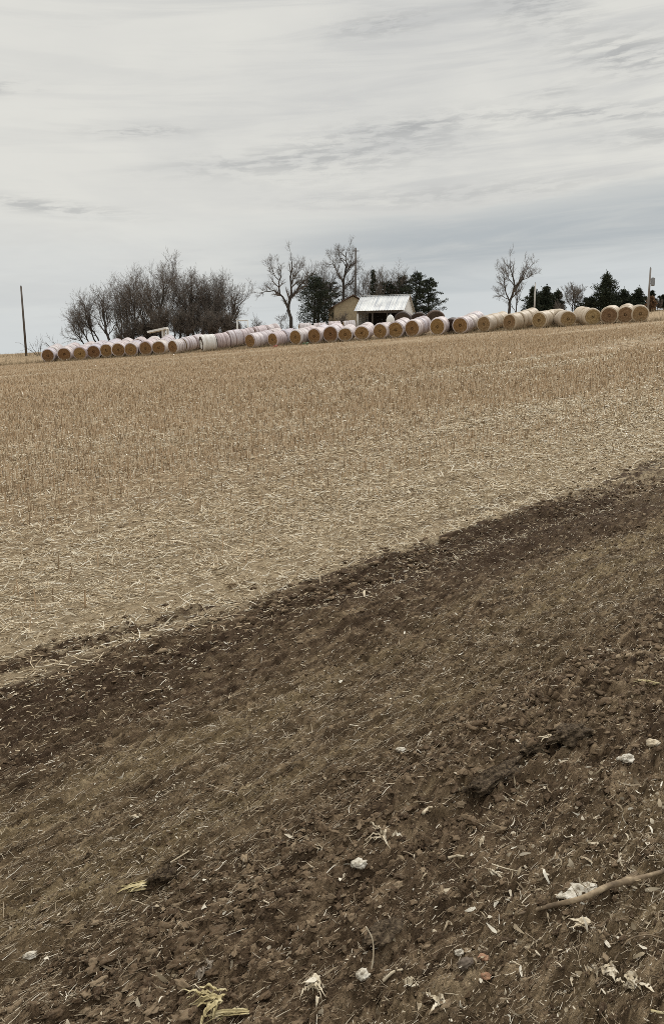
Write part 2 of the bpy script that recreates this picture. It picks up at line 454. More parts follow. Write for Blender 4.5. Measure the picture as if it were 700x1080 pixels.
def lump(sub, seed, amp=.35, fr=1.3, octs=3, facets=0):
    V, F = ico(sub); r2 = np.random.default_rng(seed); o = r2.uniform(0, 50, 3)
    d = np.zeros(len(V))
    if facets:
        for k in range(facets):
            nv = r2.normal(size=3); nv /= np.linalg.norm(nv); pr = V @ nv; V = V - nv[None] * np.clip(pr - r2.uniform(.42, .8), 0, None)[:, None]
    for k in range(octs):
        s = fr * 1.9 ** k
        d += amp / 1.7 ** k * (vn(V[:, 0] * s + o[0], V[:, 1] * s + V[:, 2] * s * .7 + o[1], seed + k) + vn(V[:, 2] * s + o[2], V[:, 0] * s * .6 - V[:, 1] * s + o[0], seed + 7 + k)) * .5
    return V * (1 + d)[:, None], F

def build_clods():
    var = [lump(3 if k < 6 else 2 if k < 14 else 1, 100 + k, .70, 2.0, 4, 5) for k in range(20)]
    x, y = fan(110000, 1.2, 12)
    u, v = uv(x, y)
    cl = .5 + .5 * vn(u * 2.6, v * 1.1, 71)
    ridge = np.exp(-((u + 2.1) / .28) ** 2)
    k = ((soil_w(u, v) > .6) | ((u < .8) & (rng.random(len(x)) < .22 * np.exp(-np.clip(u, 0, None) / .28)))) & (rng.random(len(x)) < .35 + .6 * sstep(.35, .7, cl) + .3 * ridge - .42 * sstep(-2.0, -1.7, u) * (u < -.15)); x, y, u, v = x[k], y[k], u[k], v[k]
    n = len(x); r = np.hypot(x, y)
    s = (.0030 + .0095 * rng.random(n) ** 4) * np.clip(r / 3.0, .9, 1.7) * np.where(u < -1.9, .98, 1) * (1 - .35 * sstep(-2.0, -1.7, u) * (u < -.3))
    rg = np.exp(-((u + 2.1) / .22) ** 2); s *= 1 + .7 * rg * rng.random(n)
    Vs = []; Fs = []; off = 0
    z = gz(x, y)
    which = np.where(r < 2.7, rng.integers(0, 6, n), np.where(r < 6, rng.integers(6, 14, n), rng.integers(14, 20, n)))
    for q, (V, F) in enumerate(var):
        I = np.where(which == q)[0]; m_ = len(I)
        a = rng.uniform(0, 2 * PI, m_); ca, sa = np.cos(a), np.sin(a)
        W = V[None] * np.stack([s[I] * rng.uniform(1.0, 2.3, m_), s[I] * rng.uniform(.8, 1.1, m_), s[I] * rng.uniform(.6, 1.0, m_)], -1)[:, None]
        # long axis roughly along the tillage
        aa = np.where(rng.random(m_) < .75, PI / 2 - AZ_ROW + rng.normal(0, .35, m_), a); ca, sa = np.cos(aa)[:, None], np.sin(aa)[:, None]
        Wx = W[..., 0] * ca - W[..., 1] * sa; Wy = W[..., 0] * sa + W[..., 1] * ca
        W = np.stack([Wx + x[I][:, None], Wy + y[I][:, None], W[..., 2] + (z[I] + s[I] * .25)[:, None]], -1)
        Vs.append(W.reshape(-1, 3)); Fs.append((np.arange(m_)[:, None, None] * len(V) + F[None]).reshape(-1, 3) + off); off += m_ * len(V)
    m, t, b = mat('soil_clod', .95, .12)
    g = t.n('ShaderNodeNewGeometry'); tc = t.n('ShaderNodeTexCoord')
    c = t.ramp(g.outputs['Random Per Island'], [(0, (.055, .034, .020)), (.5, (.130, .087, .052)), (.85, (.20, .142, .088)), (1, (.30, .225, .145))])
    c = t.mix(t.m('MULTIPLY', t.ss(.42, .7, t.noise(tc.outputs['Object'], 160, 4, .7)), .5), c, (.21, .165, .115))
    t.L.new(c, b.inputs['Base Color'])
    bp = t.n('ShaderNodeBump'); bp.inputs['Strength'].default_value = .8; bp.inputs['Distance'].default_value = .004
    t.L.new(t.noise(tc.outputs['Object'], 260, 4, .7), bp.inputs['Height']); t.L.new(bp.outputs[0], b.inputs['Normal'])
    me = mesh_np('clods', np.concatenate(Vs), [np.concatenate(Fs)], True, [m])
    tag(link('soil_crumbs', me), 'loose dark crumbs of soil covering the tilled strip', 'soil', kind='stuff')
    return m

# ------------------------------------------------------------------ bare trees
def unit(v): return v / (np.linalg.norm(v) + 1e-9)

class Tree:
    def __init__(s, seed, twig=.011):
        s.r = random.Random(seed); s.trunk = MB(); s.crown = MB(); s.twig = twig
    def rv(s): return np.array([s.r.gauss(0, 1) for _ in range(3)])
    def poly(s, P, r0, r1, level):
        P = np.asarray(P); k = len(P)
        rad = np.linspace(r0, r1, k)
        (s.trunk if level <= 1 else s.crown).tube(P, rad, (7, 5, 4, 3, 3)[min(level, 4)])
    def grow(s, P, D, L, r, level, maxl, up=.12, wob=.16, nchild=(6, 6, 5, 4), ang=(.55, .7, .75, .8), lf=(.58, .55, .55, .55), t0=.3):
        n = max(3, int(5 - level) + 1) if level < 3 else 3
        pts = [np.array(P, float)]; d = unit(np.array(D, float)); seg = L / n
        for i in range(n):
            d = unit(d + s.rv() * wob + np.array([0, 0, up])); pts.append(pts[-1] + d * seg)
        r1 = max(s.twig * .6, r * (.45 if level < 2 else .55))
        s.poly(pts, r, r1, level)
        s.kids(pts, L, r, r1, level, maxl, up, wob, nchild, ang, lf, t0)
    def kids(s, pts, L, r, r1, level, maxl, up, wob, nchild, ang, lf, t0):
        if level >= maxl: return
        pts = np.array(pts); k = len(pts) - 1
        m = nchild[min(level, len(nchild) - 1)]
        for c in range(m):
            t = t0 + (1 - t0) * (c + s.r.random()) / m
            if c == m - 1: t = 1.0
            q = min(t * k, k - 1e-6); i = int(q); fr = q - i
            P = pts[i] * (1 - fr) + pts[i + 1] * fr; d = unit(pts[i + 1] - pts[i])
            side = np.cross(d, s.rv()); side = unit(side)
            a = ang[min(level, 3)] * s.r.uniform(.6, 1.3) * (.5 if t == 1 else 1)
            D = d * math.cos(a) + side * math.sin(a)
            rr = max(s.twig, (r * (1 - t) + r1 * t) * s.r.uniform(.45, .72))
            s.grow(P, D, L * lf[min(level, 3)] * s.r.uniform(.7, 1.25) * (1.15 - .35 * t), rr, level + 1, maxl, up, wob, nchild, ang, lf, .15)
    def finish(s, name, base, label, cat, mt, mc, group, height=None):
        if height:                                  # bring the grown tree to its measured height
            z = np.concatenate(s.trunk.v + s.crown.v)[:, 2] - base[2]; q = min(1.5, max(.6, height / np.percentile(z, 99.9)))
            for b in (s.trunk, s.crown): b.v = [(x - np.array(base)) * q + np.array(base) for x in b.v]
        o = thing(name, label, cat, base, 0, group)
        for b, nm, m in ((s.trunk, 'trunk', mt), (s.crown, 'crown', mc)):
            if b.n:
                V = np.concatenate(b.v) - np.array(base)
                me = mesh_np(nm, V, [np.concatenate(x) for x in b.f.values()], True, [m]); link(nm, me, o)
        return o

def bare_tree(px, Y, top, label, stems=1, seed=1, spread=.5, width=None, maxl=4, r0=None, nch=(6, 6, 5, 4), lean=0, name='bare_tree', up=.12, group=None, cat='tree', mats=None, twig=.011):
    base = at(px, 350, Y); base[2] = float(H(base[0], base[1])) - .1
    Ht = at(px, top, Y)[2] - base[2]
    t = Tree(seed, twig)
    for k in range(stems):
        a = t.r.uniform(0, 2 * PI) + k * 2 * PI / stems
        sp = spread * (t.r.uniform(.3, 1) if stems > 1 else .15)
        D = np.array([math.cos(a) * sp + lean, math.sin(a) * sp, 1.0])
        L = Ht * (.74 if stems > 1 else .66) * t.r.uniform(.8, 1.0)
        t.grow(base + np.array([math.cos(a), math.sin(a), 0]) * .12 * (stems > 1), D, L, r0 or Ht * .018, 0, maxl, up=up, nchild=nch)
    return t.finish(name, base, label, cat, mats[0], mats[1], group, Ht)

def limb_tree(base_px, Y, limbs, label, seed, mats, group, nch=(0, 5, 5, 4), twig=.011, top=None):
    """limbs: (list of (px,py), start radius, end radius, depth drift, child length)"""
    bx, by = base_px
    base = at(bx, by, Y); base[2] = float(H(base[0], base[1])) - .1
    t = Tree(seed, twig)
    for j, (pts, r0, r1, dy, cl) in enumerate(limbs):
        k = len(pts)
        P = np.array([at(x, y, Y + dy * i / max(1, k - 1) + (0 if i == 0 else t.r.uniform(-.25, .25))) for i, (x, y) in enumerate(pts)])
        if j == 0: P[0] = base
        # refine with small kinks
        Q = [P[0]]
        for i in range(1, k):
            Q.append((P[i - 1] + P[i]) / 2 + t.rv() * .07); Q.append(P[i])
        t.poly(Q, r0, r1, 0 if j == 0 else 1)
        if cl: t.kids(Q, cl, r0, r1, 1, 4, .08, .17, nch, (.6, .7, .7, .75), (1.0, .62, .6, .55), .25)
    return t.finish('bare_tree', base, label, 'tree', mats[0], mats[1], group, at(bx, top, Y)[2] - base[2] if top else None)

# ------------------------------------------------------------------ evergreens
def cedar(px, Y, top, wpx, label, seed, mt, mc, shape='cone', group='cedars behind the bales', name='cedar_tree', nclump=260, cat='tree'):
    base = at(px, 350, Y); base[2] = float(H(base[0], base[1])) - .1
    Ht = at(px, top, Y)[2] - base[2]; W = wpx / F_PX * Y / 2
    r = np.random.default_rng(seed); o = thing(name, label, cat, base, 0, group)
    tb = MB(); zz = np.linspace(0, Ht * .93, 7); P = np.stack([r.normal(0, .04, 7), r.normal(0, .04, 7), zz], -1); P[0, :2] = 0
    tb.tube(P, np.linspace(.16, .02, 7) * max(.6, Ht / 6), 7)
    Vs = []; nf = 34
    lob = r.uniform(.65, 1.15, 12); C = []
    nb = max(14, nclump // 5)
    for i in range(nb):
        h = ((i + r.random()) / nb) ** (1.15 if shape == 'cone' else .85); az = i * 2.4 + r.normal(0, .35)
        if shape == 'cone': prof = (1 - h) ** .82 * (.8 + .2 * math.sin(i * 1.7)) + .015
        elif shape == 'column': prof = (1 - h ** 3) * .9 + .08
        else: prof = math.sqrt(max(0.02, 1 - (2 * h - .75) ** 2 / 1.6)) if h > .37 else .85 + .2 * h
        bl = W * prof * lob[int(az * 1.3) % 12] * r.uniform(.5, 1.4)
        z0 = .2 + h * (Ht - .35); upt = r.uniform(-.05, .55)
        tb.tube([(0, 0, z0), (math.cos(az) * bl * .5, math.sin(az) * bl * .5, z0 + bl * upt * .4), (math.cos(az) * bl, math.sin(az) * bl, z0 + bl * upt)], [.035, .022, .008], 4)
        m_ = 5 if bl > .5 else 3
        for q in range(m_):
            f_ = (.25 + .75 * (q + r.random() * .6) / m_); f_ = min(f_, 1.02)
            c = np.array([math.cos(az) * bl * f_, math.sin(az) * bl * f_, z0 + bl * upt * f_ * (.8 + .2 * f_)]) + r.normal(0, .06, 3) * W
            out = np.array([math.cos(az), math.sin(az), upt + r.uniform(.0, .7)]); out /= np.linalg.norm(out)
            cs = (.10 + .16 * W * (1.1 - .6 * h)) * (1.15 - .45 * f_)
            ctr = c + np.clip(r.normal(size=(nf, 3)), -1.7, 1.7) * np.array([cs, cs, cs * .55]) * .62
            dv = out + r.normal(0, .55, (nf, 3)); dv /= np.linalg.norm(dv, axis=1)[:, None]
            sv = np.cross(dv, r.normal(size=(nf, 3))); sv /= np.linalg.norm(sv, axis=1)[:, None]
            l = r.uniform(.08, .24, nf)[:, None]; w = r.uniform(.025, .06, nf)[:, None]
            Vs.append(np.stack([ctr - sv * w * .4, ctr + dv * l * .5 - sv * w, ctr + dv * l, ctr + dv * l * .4 + sv * w], 1))
    tip = np.array([0, 0, Ht * .93]) + r.normal(0, .05, (40, 3)) * np.array([1, 1, 3 + Ht * .5]) ; dv = np.array([0, 0, 1]) + r.normal(0, .4, (40, 3)); sv = np.cross(dv, r.normal(size=(40, 3))); sv /= np.linalg.norm(sv, axis=1)[:, None]
    if shape == 'cone': Vs.append(np.stack([tip - sv * .03, tip + dv * .1 - sv * .05, tip + dv * .2, tip + dv * .1 + sv * .05], 1))
    V = np.concatenate(Vs); n = len(V)
    me = mesh_np('crown', V.reshape(-1, 3), [np.arange(n * 4).reshape(-1, 4)], False, [mc])
    tb.build('trunk', mt, o); link('crown', me, o)
    return o

# ------------------------------------------------------------------ bales
BD, BL = 1.58, 1.42

def bale_meshes(seed, mw, me_):
    r = np.random.default_rng(seed); na, nl = 36, 15
    th = np.linspace(0, 2 * PI, na, endpoint=False)
    ys = np.concatenate([[0, .03, .08], np.linspace(.16, BL - .16, nl - 6), [BL - .08, BL - .03, BL]])
    rad = np.ones(len(ys)); rad[0] = rad[-1] = .85; rad[1] = rad[-2] = .955; rad[2] = rad[-3] = 1.0
    rad[3:-3] += r.normal(0, .012, len(ys) - 6) + .012
    V = []
    for i, y in enumerate(ys):
        wob = 1 + .03 * vn(np.cos(th) * 2 + seed, np.sin(th) * 2 + y * 3, seed)
        rr = BD / 2 * rad[i] * wob
        x = np.cos(th) * rr * 1.015; z = np.sin(th) * rr
        z = np.where(z < -.70, -.70 + (z + .70) * .3, z) - .0
        V.append(np.stack([x, np.full(na, y), z], -1))
    V = np.array(V); zmin = V[..., 2].min(); V[..., 2] -= zmin
    cz = -zmin
    k = len(ys)
    i = np.arange(k - 1)[:, None] * na; j = np.arange(na)[None]; j2 = (j + 1) % na
    q = np.stack([i + j, i + j2, i + na + j2, i + na + j], -1).reshape(-1, 4)
    wrap = mesh_np('net_wrap', V.reshape(-1, 3), [q], True, [mw])
    ends = []
    for e, sgn in ((0, -1), (k - 1, 1)):
        ring = V[e]; ctr = np.array([0, ring[0, 1], cz]); VV = [];
        fr = [1.0, .93, .84, .72, .58, .44, .30, .16]
        for a, fq in enumerate(fr):
            p_ = ctr + (ring - ctr) * fq
            dep = .02 * (a > 0) + .022 * vn(th * 3 + a * 7, np.full(na, a * 1.7), seed + 3) - .02 * math.sin(a * 2.2)
            p_[:, 1] += sgn * (.02 if a else 0) * (-1) + sgn * dep * (a > 0) * .8
            VV.append(p_)
        VV = np.concatenate(VV + [VV[-1].mean(0)[None]])
        i = np.arange(len(fr) - 1)[:, None] * na
        qq = np.stack([i + j, i + j2, i + na + j2, i + na + j], -1).reshape(-1, 4)
        if sgn < 0: qq = qq[:, ::-1]
        tri = np.stack([(len(fr) - 1) * na + np.arange(na), (len(fr) - 1) * na + (np.arange(na) + 1) % na, np.full(na, len(VV) - 1)], -1)
        ends.append(mesh_np('bale_end', VV, [qq, tri], True, [me_]))
    return wrap, ends

def wrap_mat(name, cols, dirt):
    m, t, b = mat(name, .55, .35)
    tc = t.n('ShaderNodeTexCoord'); oi = t.n('ShaderNodeObjectInfo')
    s = t.n('ShaderNodeSeparateXYZ'); t.L.new(tc.outputs['Object'], s.inputs[0])
    base = t.ramp(oi.outputs['Random'], cols)
    off = t.m('MULTIPLY', oi.outputs['Random'], 37.0)
    band = t.noise(t.comb(t.m('ADD', s.outputs[1], off), off, 0.0), 7.5, 3, .7)
    base = t.mix(t.m('MULTIPLY', t.ss(.46, .60, band), .85), base, dirt)
    nz = t.noise(tc.outputs['Object'], 3.0, 5, .65)
    base = t.mix(t.m('MULTIPLY', t.ss(.5, .72, nz), .55), base, dirt)
    t.L.new(base, b.inputs['Base Color'])
    bp = t.n('ShaderNodeBump'); bp.inputs['Strength'].default_value = .7; bp.inputs['Distance'].default_value = .05
    t.L.new(t.m('ADD', band, t.m('MULTIPLY', nz, .5)), bp.inputs['Height']); t.L.new(bp.outputs[0], b.inputs['Normal'])
    return m

def end_mat(name, c0, c1, c2):
    m, t, b = mat(name, .9, .15)
    tc = t.n('ShaderNodeTexCoord'); oi = t.n('ShaderNodeObjectInfo')
    s = t.n('ShaderNodeSeparateXYZ'); t.L.new(tc.outputs['Object'], s.inputs[0])
    z = t.m('SUBTRACT', s.outputs[2], BD / 2)
    rr = t.m('SQRT', t.m('ADD', t.m('MULTIPLY', s.outputs[0], s.outputs[0]), t.m('MULTIPLY', z, z)))
    an = t.m('ARCTAN2', z, s.outputs[0])
    off = t.m('MULTIPLY', oi.outputs['Random'], 50.0)
    nz = t.noise(t.comb(t.m('MULTIPLY', rr, 5.0), t.m('MULTIPLY', t.m('MULTIPLY', an, rr), 1.6), off), 2.2, 6, .7)
    n2 = t.noise(tc.outputs['Object'], 11, 4, .7)
    c = t.ramp(t.m('ADD', t.m('MULTIPLY', nz, .4), t.m('MULTIPLY', n2, .6)), [(.33, c0), (.5, c1), (.66, c2)])
    hue = t.n('ShaderNodeHueSaturation'); t.L.new(c, hue.inputs['Color'])
    t.L.new(t.m('ADD', .72, t.m('MULTIPLY', oi.outputs['Random'], .5)), hue.inputs['Value'])
    t.L.new(t.m('ADD', .487, t.m('MULTIPLY', oi.outputs['Random'], .028)), hue.inputs['Hue'])
    t.L.new(hue.outputs[0], b.inputs['Base Color'])
    bp = t.n('ShaderNodeBump'); bp.inputs['Strength'].default_value = 1.0; bp.inputs['Distance'].default_value = .05
    t.L.new(nz, bp.inputs['Height']); t.L.new(bp.outputs[0], b.inputs['Normal'])
    return m

PROTO = {}
def make_bale(kind, label, loc, rz, group, scale=1.0, cat='hay bale'):
    v = random.randrange(6)
    if (kind, v) not in PROTO:
        w, ends = bale_meshes({'white': 10, 'tan': 20, 'dark': 30, 'plastic': 40}[kind] + v, WRAP[kind], ENDM[kind])
        o = thing('round_bale', label, cat, loc, rz, group)
        link('net_wrap', w, o)
        for e in ends: link('bale_end', e, o)
        PROTO[(kind, v)] = (o, list(o.children))
    else:
        src, kids_ = PROTO[(kind, v)]
        o = src.copy(); COL.objects.link(o); tag(o, label, cat, group)
        for ch in kids_:
            c = ch.copy(); COL.objects.link(c); c.parent = o
        o.location = loc; o.rotation_euler = (0, 0, rz)
    q = random.uniform(-.035, .05)
    o.scale = (scale * (1 + q), scale, scale * (1 - q))
    return o

def bale_row(px, py, Y, head, depth, kind, labels, scale=1.0, gap=.04, tilt=0):
    """head: heading of the row in degrees right of straight ahead."""
    P = at(px, py, Y); a = R(head); d = np.array([math.sin(a), math.cos(a)])
    for k in range(depth):
        j = random.uniform(-.09, .09); yw = random.gauss(0, .035)
        q = P[:2] + d * (BL * scale + gap) * k + np.array([d[1], -d[0]]) * j * (k > 0)
        c = q + d * BL * .5
        o = make_bale(kind, labels[k], (q[0], q[1], float(H(c[0], c[1])) - .03), -a + yw, 'round bales lined up across the field', scale * random.uniform(.975, 1.02))
        o.rotation_euler = (math.atan2(float(H(*(q + d * 1.4)) - H(*q)), 1.4), 0, -a + yw)
# ------------------------------------------------------------------ world, sun, camera
def build_world():
    w = bpy.data.worlds.new('World'); sc.world = w; w.use_nodes = True
    t = NT(w.node_tree); bg = t.N['Background']
    SUN_EL, SUN_AZ = 42, 40           # azimuth measured right of straight ahead
    sky = t.n('ShaderNodeTexSky', sky_type='NISHITA'); sky.sun_disc = False
    sky.sun_elevation = R(SUN_EL); sky.sun_rotation = R(SUN_AZ)
    tc = t.n('ShaderNodeTexCoord'); s = t.n('ShaderNodeSeparateXYZ'); t.L.new(tc.outputs['Generated'], s.inputs[0])
    x, y, z = s.outputs
    hyp = t.m('SQRT', t.m('ADD', t.m('MULTIPLY', x, x), t.m('MULTIPLY', y, y)))
    el = t.m('DIVIDE', z, t.m('MAXIMUM', hyp, .02))
    az = t.m('ARCTAN2', x, y)
    # a cloud deck seen in perspective
    k = t.m('DIVIDE', 1.0, t.m('ADD', t.m('MAXIMUM', el, 0.0), .07))
    cx, cy = t.m('MULTIPLY', t.m('SINE', az), k), t.m('MULTIPLY', t.m('COSINE', az), k)
    deck = t.comb(cx, cy, 0.0)
    n_big = t.noise(deck, .55, 5, .6, .4)
    warp = t.noise(t.comb(t.m('MULTIPLY', az, 7.0), t.m('MULTIPLY', el, 22.0), 3.0), 1.0, 4, .6)
    rip = t.noise(t.comb(t.m('ADD', t.m('MULTIPLY', az, 26.0), t.m('MULTIPLY', warp, 2.5)), t.m('SUBTRACT', t.m('MULTIPLY', el, 135.0), t.m('MULTIPLY', az, 9.0)), 0.0), 1.0, 5, .62)
    strk = t.noise(t.comb(t.m('MULTIPLY', az, 3.2), t.m('SUBTRACT', t.m('MULTIPLY', el, 34.0), t.m('MULTIPLY', az, 2.2)), 7.0), 1.0, 6, .6, .6)
    bright = (.745, .738, .69); grey = (.50, .505, .495); slate = (.455, .490, .508); low = (.630, .662, .670)
    c = t.mix(t.m('MULTIPLY', t.ss(.40, .62, n_big), .70), bright, (.62, .622, .605))
    c = t.mix(t.m('MULTIPLY', t.ss(.45, .66, strk), .55), c, (.555, .56, .553))
    # top of the picture and higher: a slightly greyer veil
    c = t.mix(t.m('MULTIPLY', t.ss(.36, .50, t.m('ADD', el, t.m('MULTIPLY', t.m('SUBTRACT', strk, .5), .25))), .60), c, (.535, .542, .538))
    # brighter streak
    # low cool band and the paler strip under it
    wob = t.m('MULTIPLY', t.m('SUBTRACT', strk, .5), .10)
    e2 = t.m('SUBTRACT', t.m('ADD', el, wob), t.m('MULTIPLY', az, .075))
    c = t.mix(t.m('MULTIPLY', t.m('MULTIPLY', t.m('SUBTRACT', 1.0, t.ss(.150, .190, e2)), t.ss(-.26, .12, az)), t.m('ADD', .65, t.m('MULTIPLY', t.ss(.35, .6, strk), .35))), c, slate)
    e3 = t.m('SUBTRACT', t.m('ADD', el, t.m('MULTIPLY', wob, .7)), t.m('MULTIPLY', az, .10))
    c = t.mix(t.m('MULTIPLY', t.m('SUBTRACT', 1.0, t.ss(.05, .125, e3)), .9), c, low)
    left = t.m('SUBTRACT', 1.0, t.ss(-.36, .12, az))
    c = t.mix(t.m('MULTIPLY', left, .55), c, t.mix(t.ss(.10, .22, e2), low, bright))
    # patches of rippled darker cloud
    def blob(a0, e0, wa, we, slope=0.0):
        da = t.m('DIVIDE', t.m('SUBTRACT', az, a0), wa)
        de = t.m('DIVIDE', t.m('SUBTRACT', t.m('SUBTRACT', el, e0), t.m('MULTIPLY', t.m('SUBTRACT', az, a0), slope)), we)
        q = t.m('ADD', t.m('MULTIPLY', da, da), t.m('MULTIPLY', de, de))
        return t.m('POWER', 2.718, t.m('MULTIPLY', q, -1.0))
    masks = [(.045, .253, .13, .028, .14, .50), (.09, .276, .07, .007, .08, .42), (.30, .278, .10, .010, -.05, .6), (.335, .335, .07, .022, -.1, .7),
             (.22, .405, .06, .035, -.3, .65), (.06, .385, .06, .012, .1, .6), (-.33, .178, .09, .008, -.05, .55), (-.38, .295, .05, .008, .15, .5),
             (-.22, .265, .06, .007, .08, .5), (.25, .305, .03, .008, 0, .4), (.36, .25, .07, .012, 0, .45), (.15, .20, .18, .012, .05, .35), (-.1, .235, .1, .012, .1, .35)]
    tot = None
    for a0, e0, wa, we, sl, st in masks:
        q = t.m('MULTIPLY', blob(a0, e0, wa, we, sl), st)
        tot = q if tot is None else t.m('ADD', tot, q)
    g = t.m('MULTIPLY', tot, t.m('ADD', .12, t.m('MULTIPLY', t.ss(.40, .62, rip), 1.25)), clamp=True)
    c = t.mix(g, c, (.44, .446, .44))
    fine = t.m('MULTIPLY', t.m('SUBTRACT', rip, .5), t.m('ADD', .03, t.m('MULTIPLY', tot, .05)))
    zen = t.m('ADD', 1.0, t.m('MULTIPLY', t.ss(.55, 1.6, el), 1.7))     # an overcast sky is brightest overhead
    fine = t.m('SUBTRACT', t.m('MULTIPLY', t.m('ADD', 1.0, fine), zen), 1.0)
    STR = .1
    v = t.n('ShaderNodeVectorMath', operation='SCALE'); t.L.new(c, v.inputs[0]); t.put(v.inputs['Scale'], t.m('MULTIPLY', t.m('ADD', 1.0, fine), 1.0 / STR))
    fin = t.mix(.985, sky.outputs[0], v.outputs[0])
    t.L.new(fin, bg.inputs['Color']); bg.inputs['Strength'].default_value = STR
    L = bpy.data.lights.new('sun', 'SUN'); L.energy = 1.5; L.angle = R(11); L.color = (1, .965, .91)
    o = bpy.data.objects.new('sun', L); COL.objects.link(o); o.location = (0, 0, 60)
    from mathutils import Vector
    d = Vector((math.sin(R(SUN_AZ)) * math.cos(R(SUN_EL)), math.cos(R(SUN_AZ)) * math.cos(R(SUN_EL)), math.sin(R(SUN_EL))))
    o.rotation_euler = (-d).to_track_quat('-Z', 'Y').to_euler()

def build_camera():
    c = bpy.data.cameras.new('camera'); o = bpy.data.objects.new('camera', c); COL.objects.link(o)
    o.location = (0, 0, CAM_H); o.rotation_euler = (PI / 2 - PITCH, 0, 0)
    c.sensor_fit = 'VERTICAL'; c.sensor_height = 24; c.lens = 24 * F_PX / 1080
    c.clip_start = .05; c.clip_end = 12000
    sc.camera = o
    vs = sc.view_settings; sc.display_settings.display_device = 'sRGB'
    vs.view_transform = 'Standard'; vs.look = 'None'; vs.exposure = 0; vs.gamma = 1; vs.use_curve_mapping = False
    sc.cycles.use_denoising = False
    sc.cycles.max_bounces = 5; sc.cycles.diffuse_bounces = 3
    sc.cycles.filter_width = .85

build_world(); build_camera()
GROUND = build_ground()
build_residue()
CLOD = build_clods()

# ------------------------------------------------------------------ bales in place
WRAP = {
    'white': wrap_mat('pale_net_wrap', [(0, (.60, .51, .52)), (.35, (.68, .61, .59)), (.65, (.55, .52, .58)), (1, (.68, .62, .56))], (.27, .20, .19)),
    'tan': wrap_mat('tan_net_wrap', [(0, (.47, .385, .285)), (.5, (.55, .46, .35)), (1, (.52, .45, .375))], (.34, .26, .17)),
    'dark': wrap_mat('weathered_hay', [(0, (.075, .045, .035)), (1, (.11, .07, .05))], (.04, .028, .022)),
    'plastic': wrap_mat('white_plastic_wrap', [(0, (.74, .73, .70)), (1, (.78, .76, .72))], (.5, .46, .41)),
}
ENDM = {
    'white': end_mat('hay_end', (.095, .050, .020), (.25, .145, .060), (.41, .265, .125)),
    'tan': end_mat('dry_hay_end', (.10, .060, .029), (.26, .168, .084), (.42, .30, .17)),
    'dark': end_mat('weathered_hay_end', (.03, .02, .015), (.06, .04, .03), (.10, .07, .05)),
    'plastic': end_mat('wrapped_hay_end', (.06, .05, .04), (.13, .10, .075), (.22, .18, .14)),
}
ORD = ['first', 'second', 'third', 'fourth', 'fifth', 'sixth', 'seventh', 'eighth', 'ninth', 'tenth', 'eleventh']
def yfor(cx): return 90 - (cx - 51) * 16 / 622
left_end = [(51.4, -2), (68.6, 0), (85, 3), (99.5, -1), (113, 4), (125.5, 2), (138.6, 4), (154, 3), (168, 6), (183, 40)]
for i, (cx, hd) in enumerate(left_end):
    st = (0, .3, -.2, .5, .9, .4, 0, .2, .3, -.2)[i]
    lab = ['pale-wrapped round bale with brown hay face, %s from the left end of the line' % ORD[i],
           'pale-wrapped round bale right behind the %s bale from the left end' % ORD[i],
           'pale-wrapped round bale two behind the %s bale from the left end' % ORD[i]]
    bale_row(cx, 382 - i, yfor(cx) + st, hd, 3, 'white', lab, .97)
bale_row(213.5, 372, 86.0, 58, 1, 'plastic', ['white bale with a dark ringed end, front of the long sideways row left of centre'], 1.06)
_pm = ENDM['plastic']; _t = NT(_pm.node_tree); _b = _t.N['Principled BSDF']
_tc = _t.n('ShaderNodeTexCoord'); _s = _t.n('ShaderNodeSeparateXYZ'); _t.L.new(_tc.outputs['Object'], _s.inputs[0])
_x = _t.m('ADD', _s.outputs[0], .05); _z = _t.m('SUBTRACT', _s.outputs[2], BD / 2 - .12)
_r = _t.m('SQRT', _t.m('ADD', _t.m('MULTIPLY', _x, _x), _t.m('MULTIPLY', _z, _z)))
_old = _b.inputs['Base Color'].links[0].from_socket
_t.L.new(_t.mix(_t.m('SUBTRACT', 1.0, _t.ss(.40, .44, _r)), _old, (.74, .72, .68)), _b.inputs['Base Color'])
P0 = at(213.5, 372, 86.0)
for k in range(1, 6):
    a = R(58); q = P0[:2] + np.array([math.sin(a), math.cos(a)]) * 1.52 * k
    pxk = 350 + F_PX * q[0] / (q[1] * CP)
    bale_row(pxk, 370, q[1], 58, 1, 'white', ['pale banded bale, number %s back from the dark-ringed end in the sideways row' % ('two', 'three', 'four', 'five', 'six')[k - 1]], 1.06)
mid = [
    (264, 44, 3, 'white', .98, 'yellowish-green hay face just right of the long sideways row'),
    (288, 44, 2, 'white', .98, 'tan hay face below the white pipe frame and bare shrub'),
    (312, 40, 2, 'white', 1.02, 'golden face in front of the big forked bare tree'),
    (331.5, 26, 2, 'white', 1.0, 'brown face in front of the dark rounded cedar'),
    (348.5, 14, 2, 'white', 1.04, 'wide brown face just left of the tan house'),
    (364, 14, 2, 'white', .93, 'low olive-brown face in front of the tan house'),
    (381.5, 18, 2, 'white', .97, 'dark brown face below the left corner of the shed roof'),
    (401, 36, 1, 'white', 1.05, 'narrow oval face below the open front of the shed'),
    (417, 20, 2, 'white', 1.05, 'yellow-brown face below the right end of the shed eave'),
    (434.5, 30, 2, 'white', 1.05, 'olive-yellow face below the white shed gable'),
    (461, 24, 1, 'white', 1.05, 'mauve-wrapped brown face below the right edge of the cedar by the shed'),
    (485, 30, 3, 'white', 1.06, 'pinkish banded wrap standing alone against the sky gap'),
]
for cx, hd, dp, kd, s, d in mid:
    labs = ['round bale with ' + d] + ['bale %s behind the one with %s' % (('directly', 'two places')[q], ' '.join(d.split()[:9])) for q in range(dp - 1)]
    bale_row(cx, 350, yfor(cx), hd, dp, kd, labs, s)
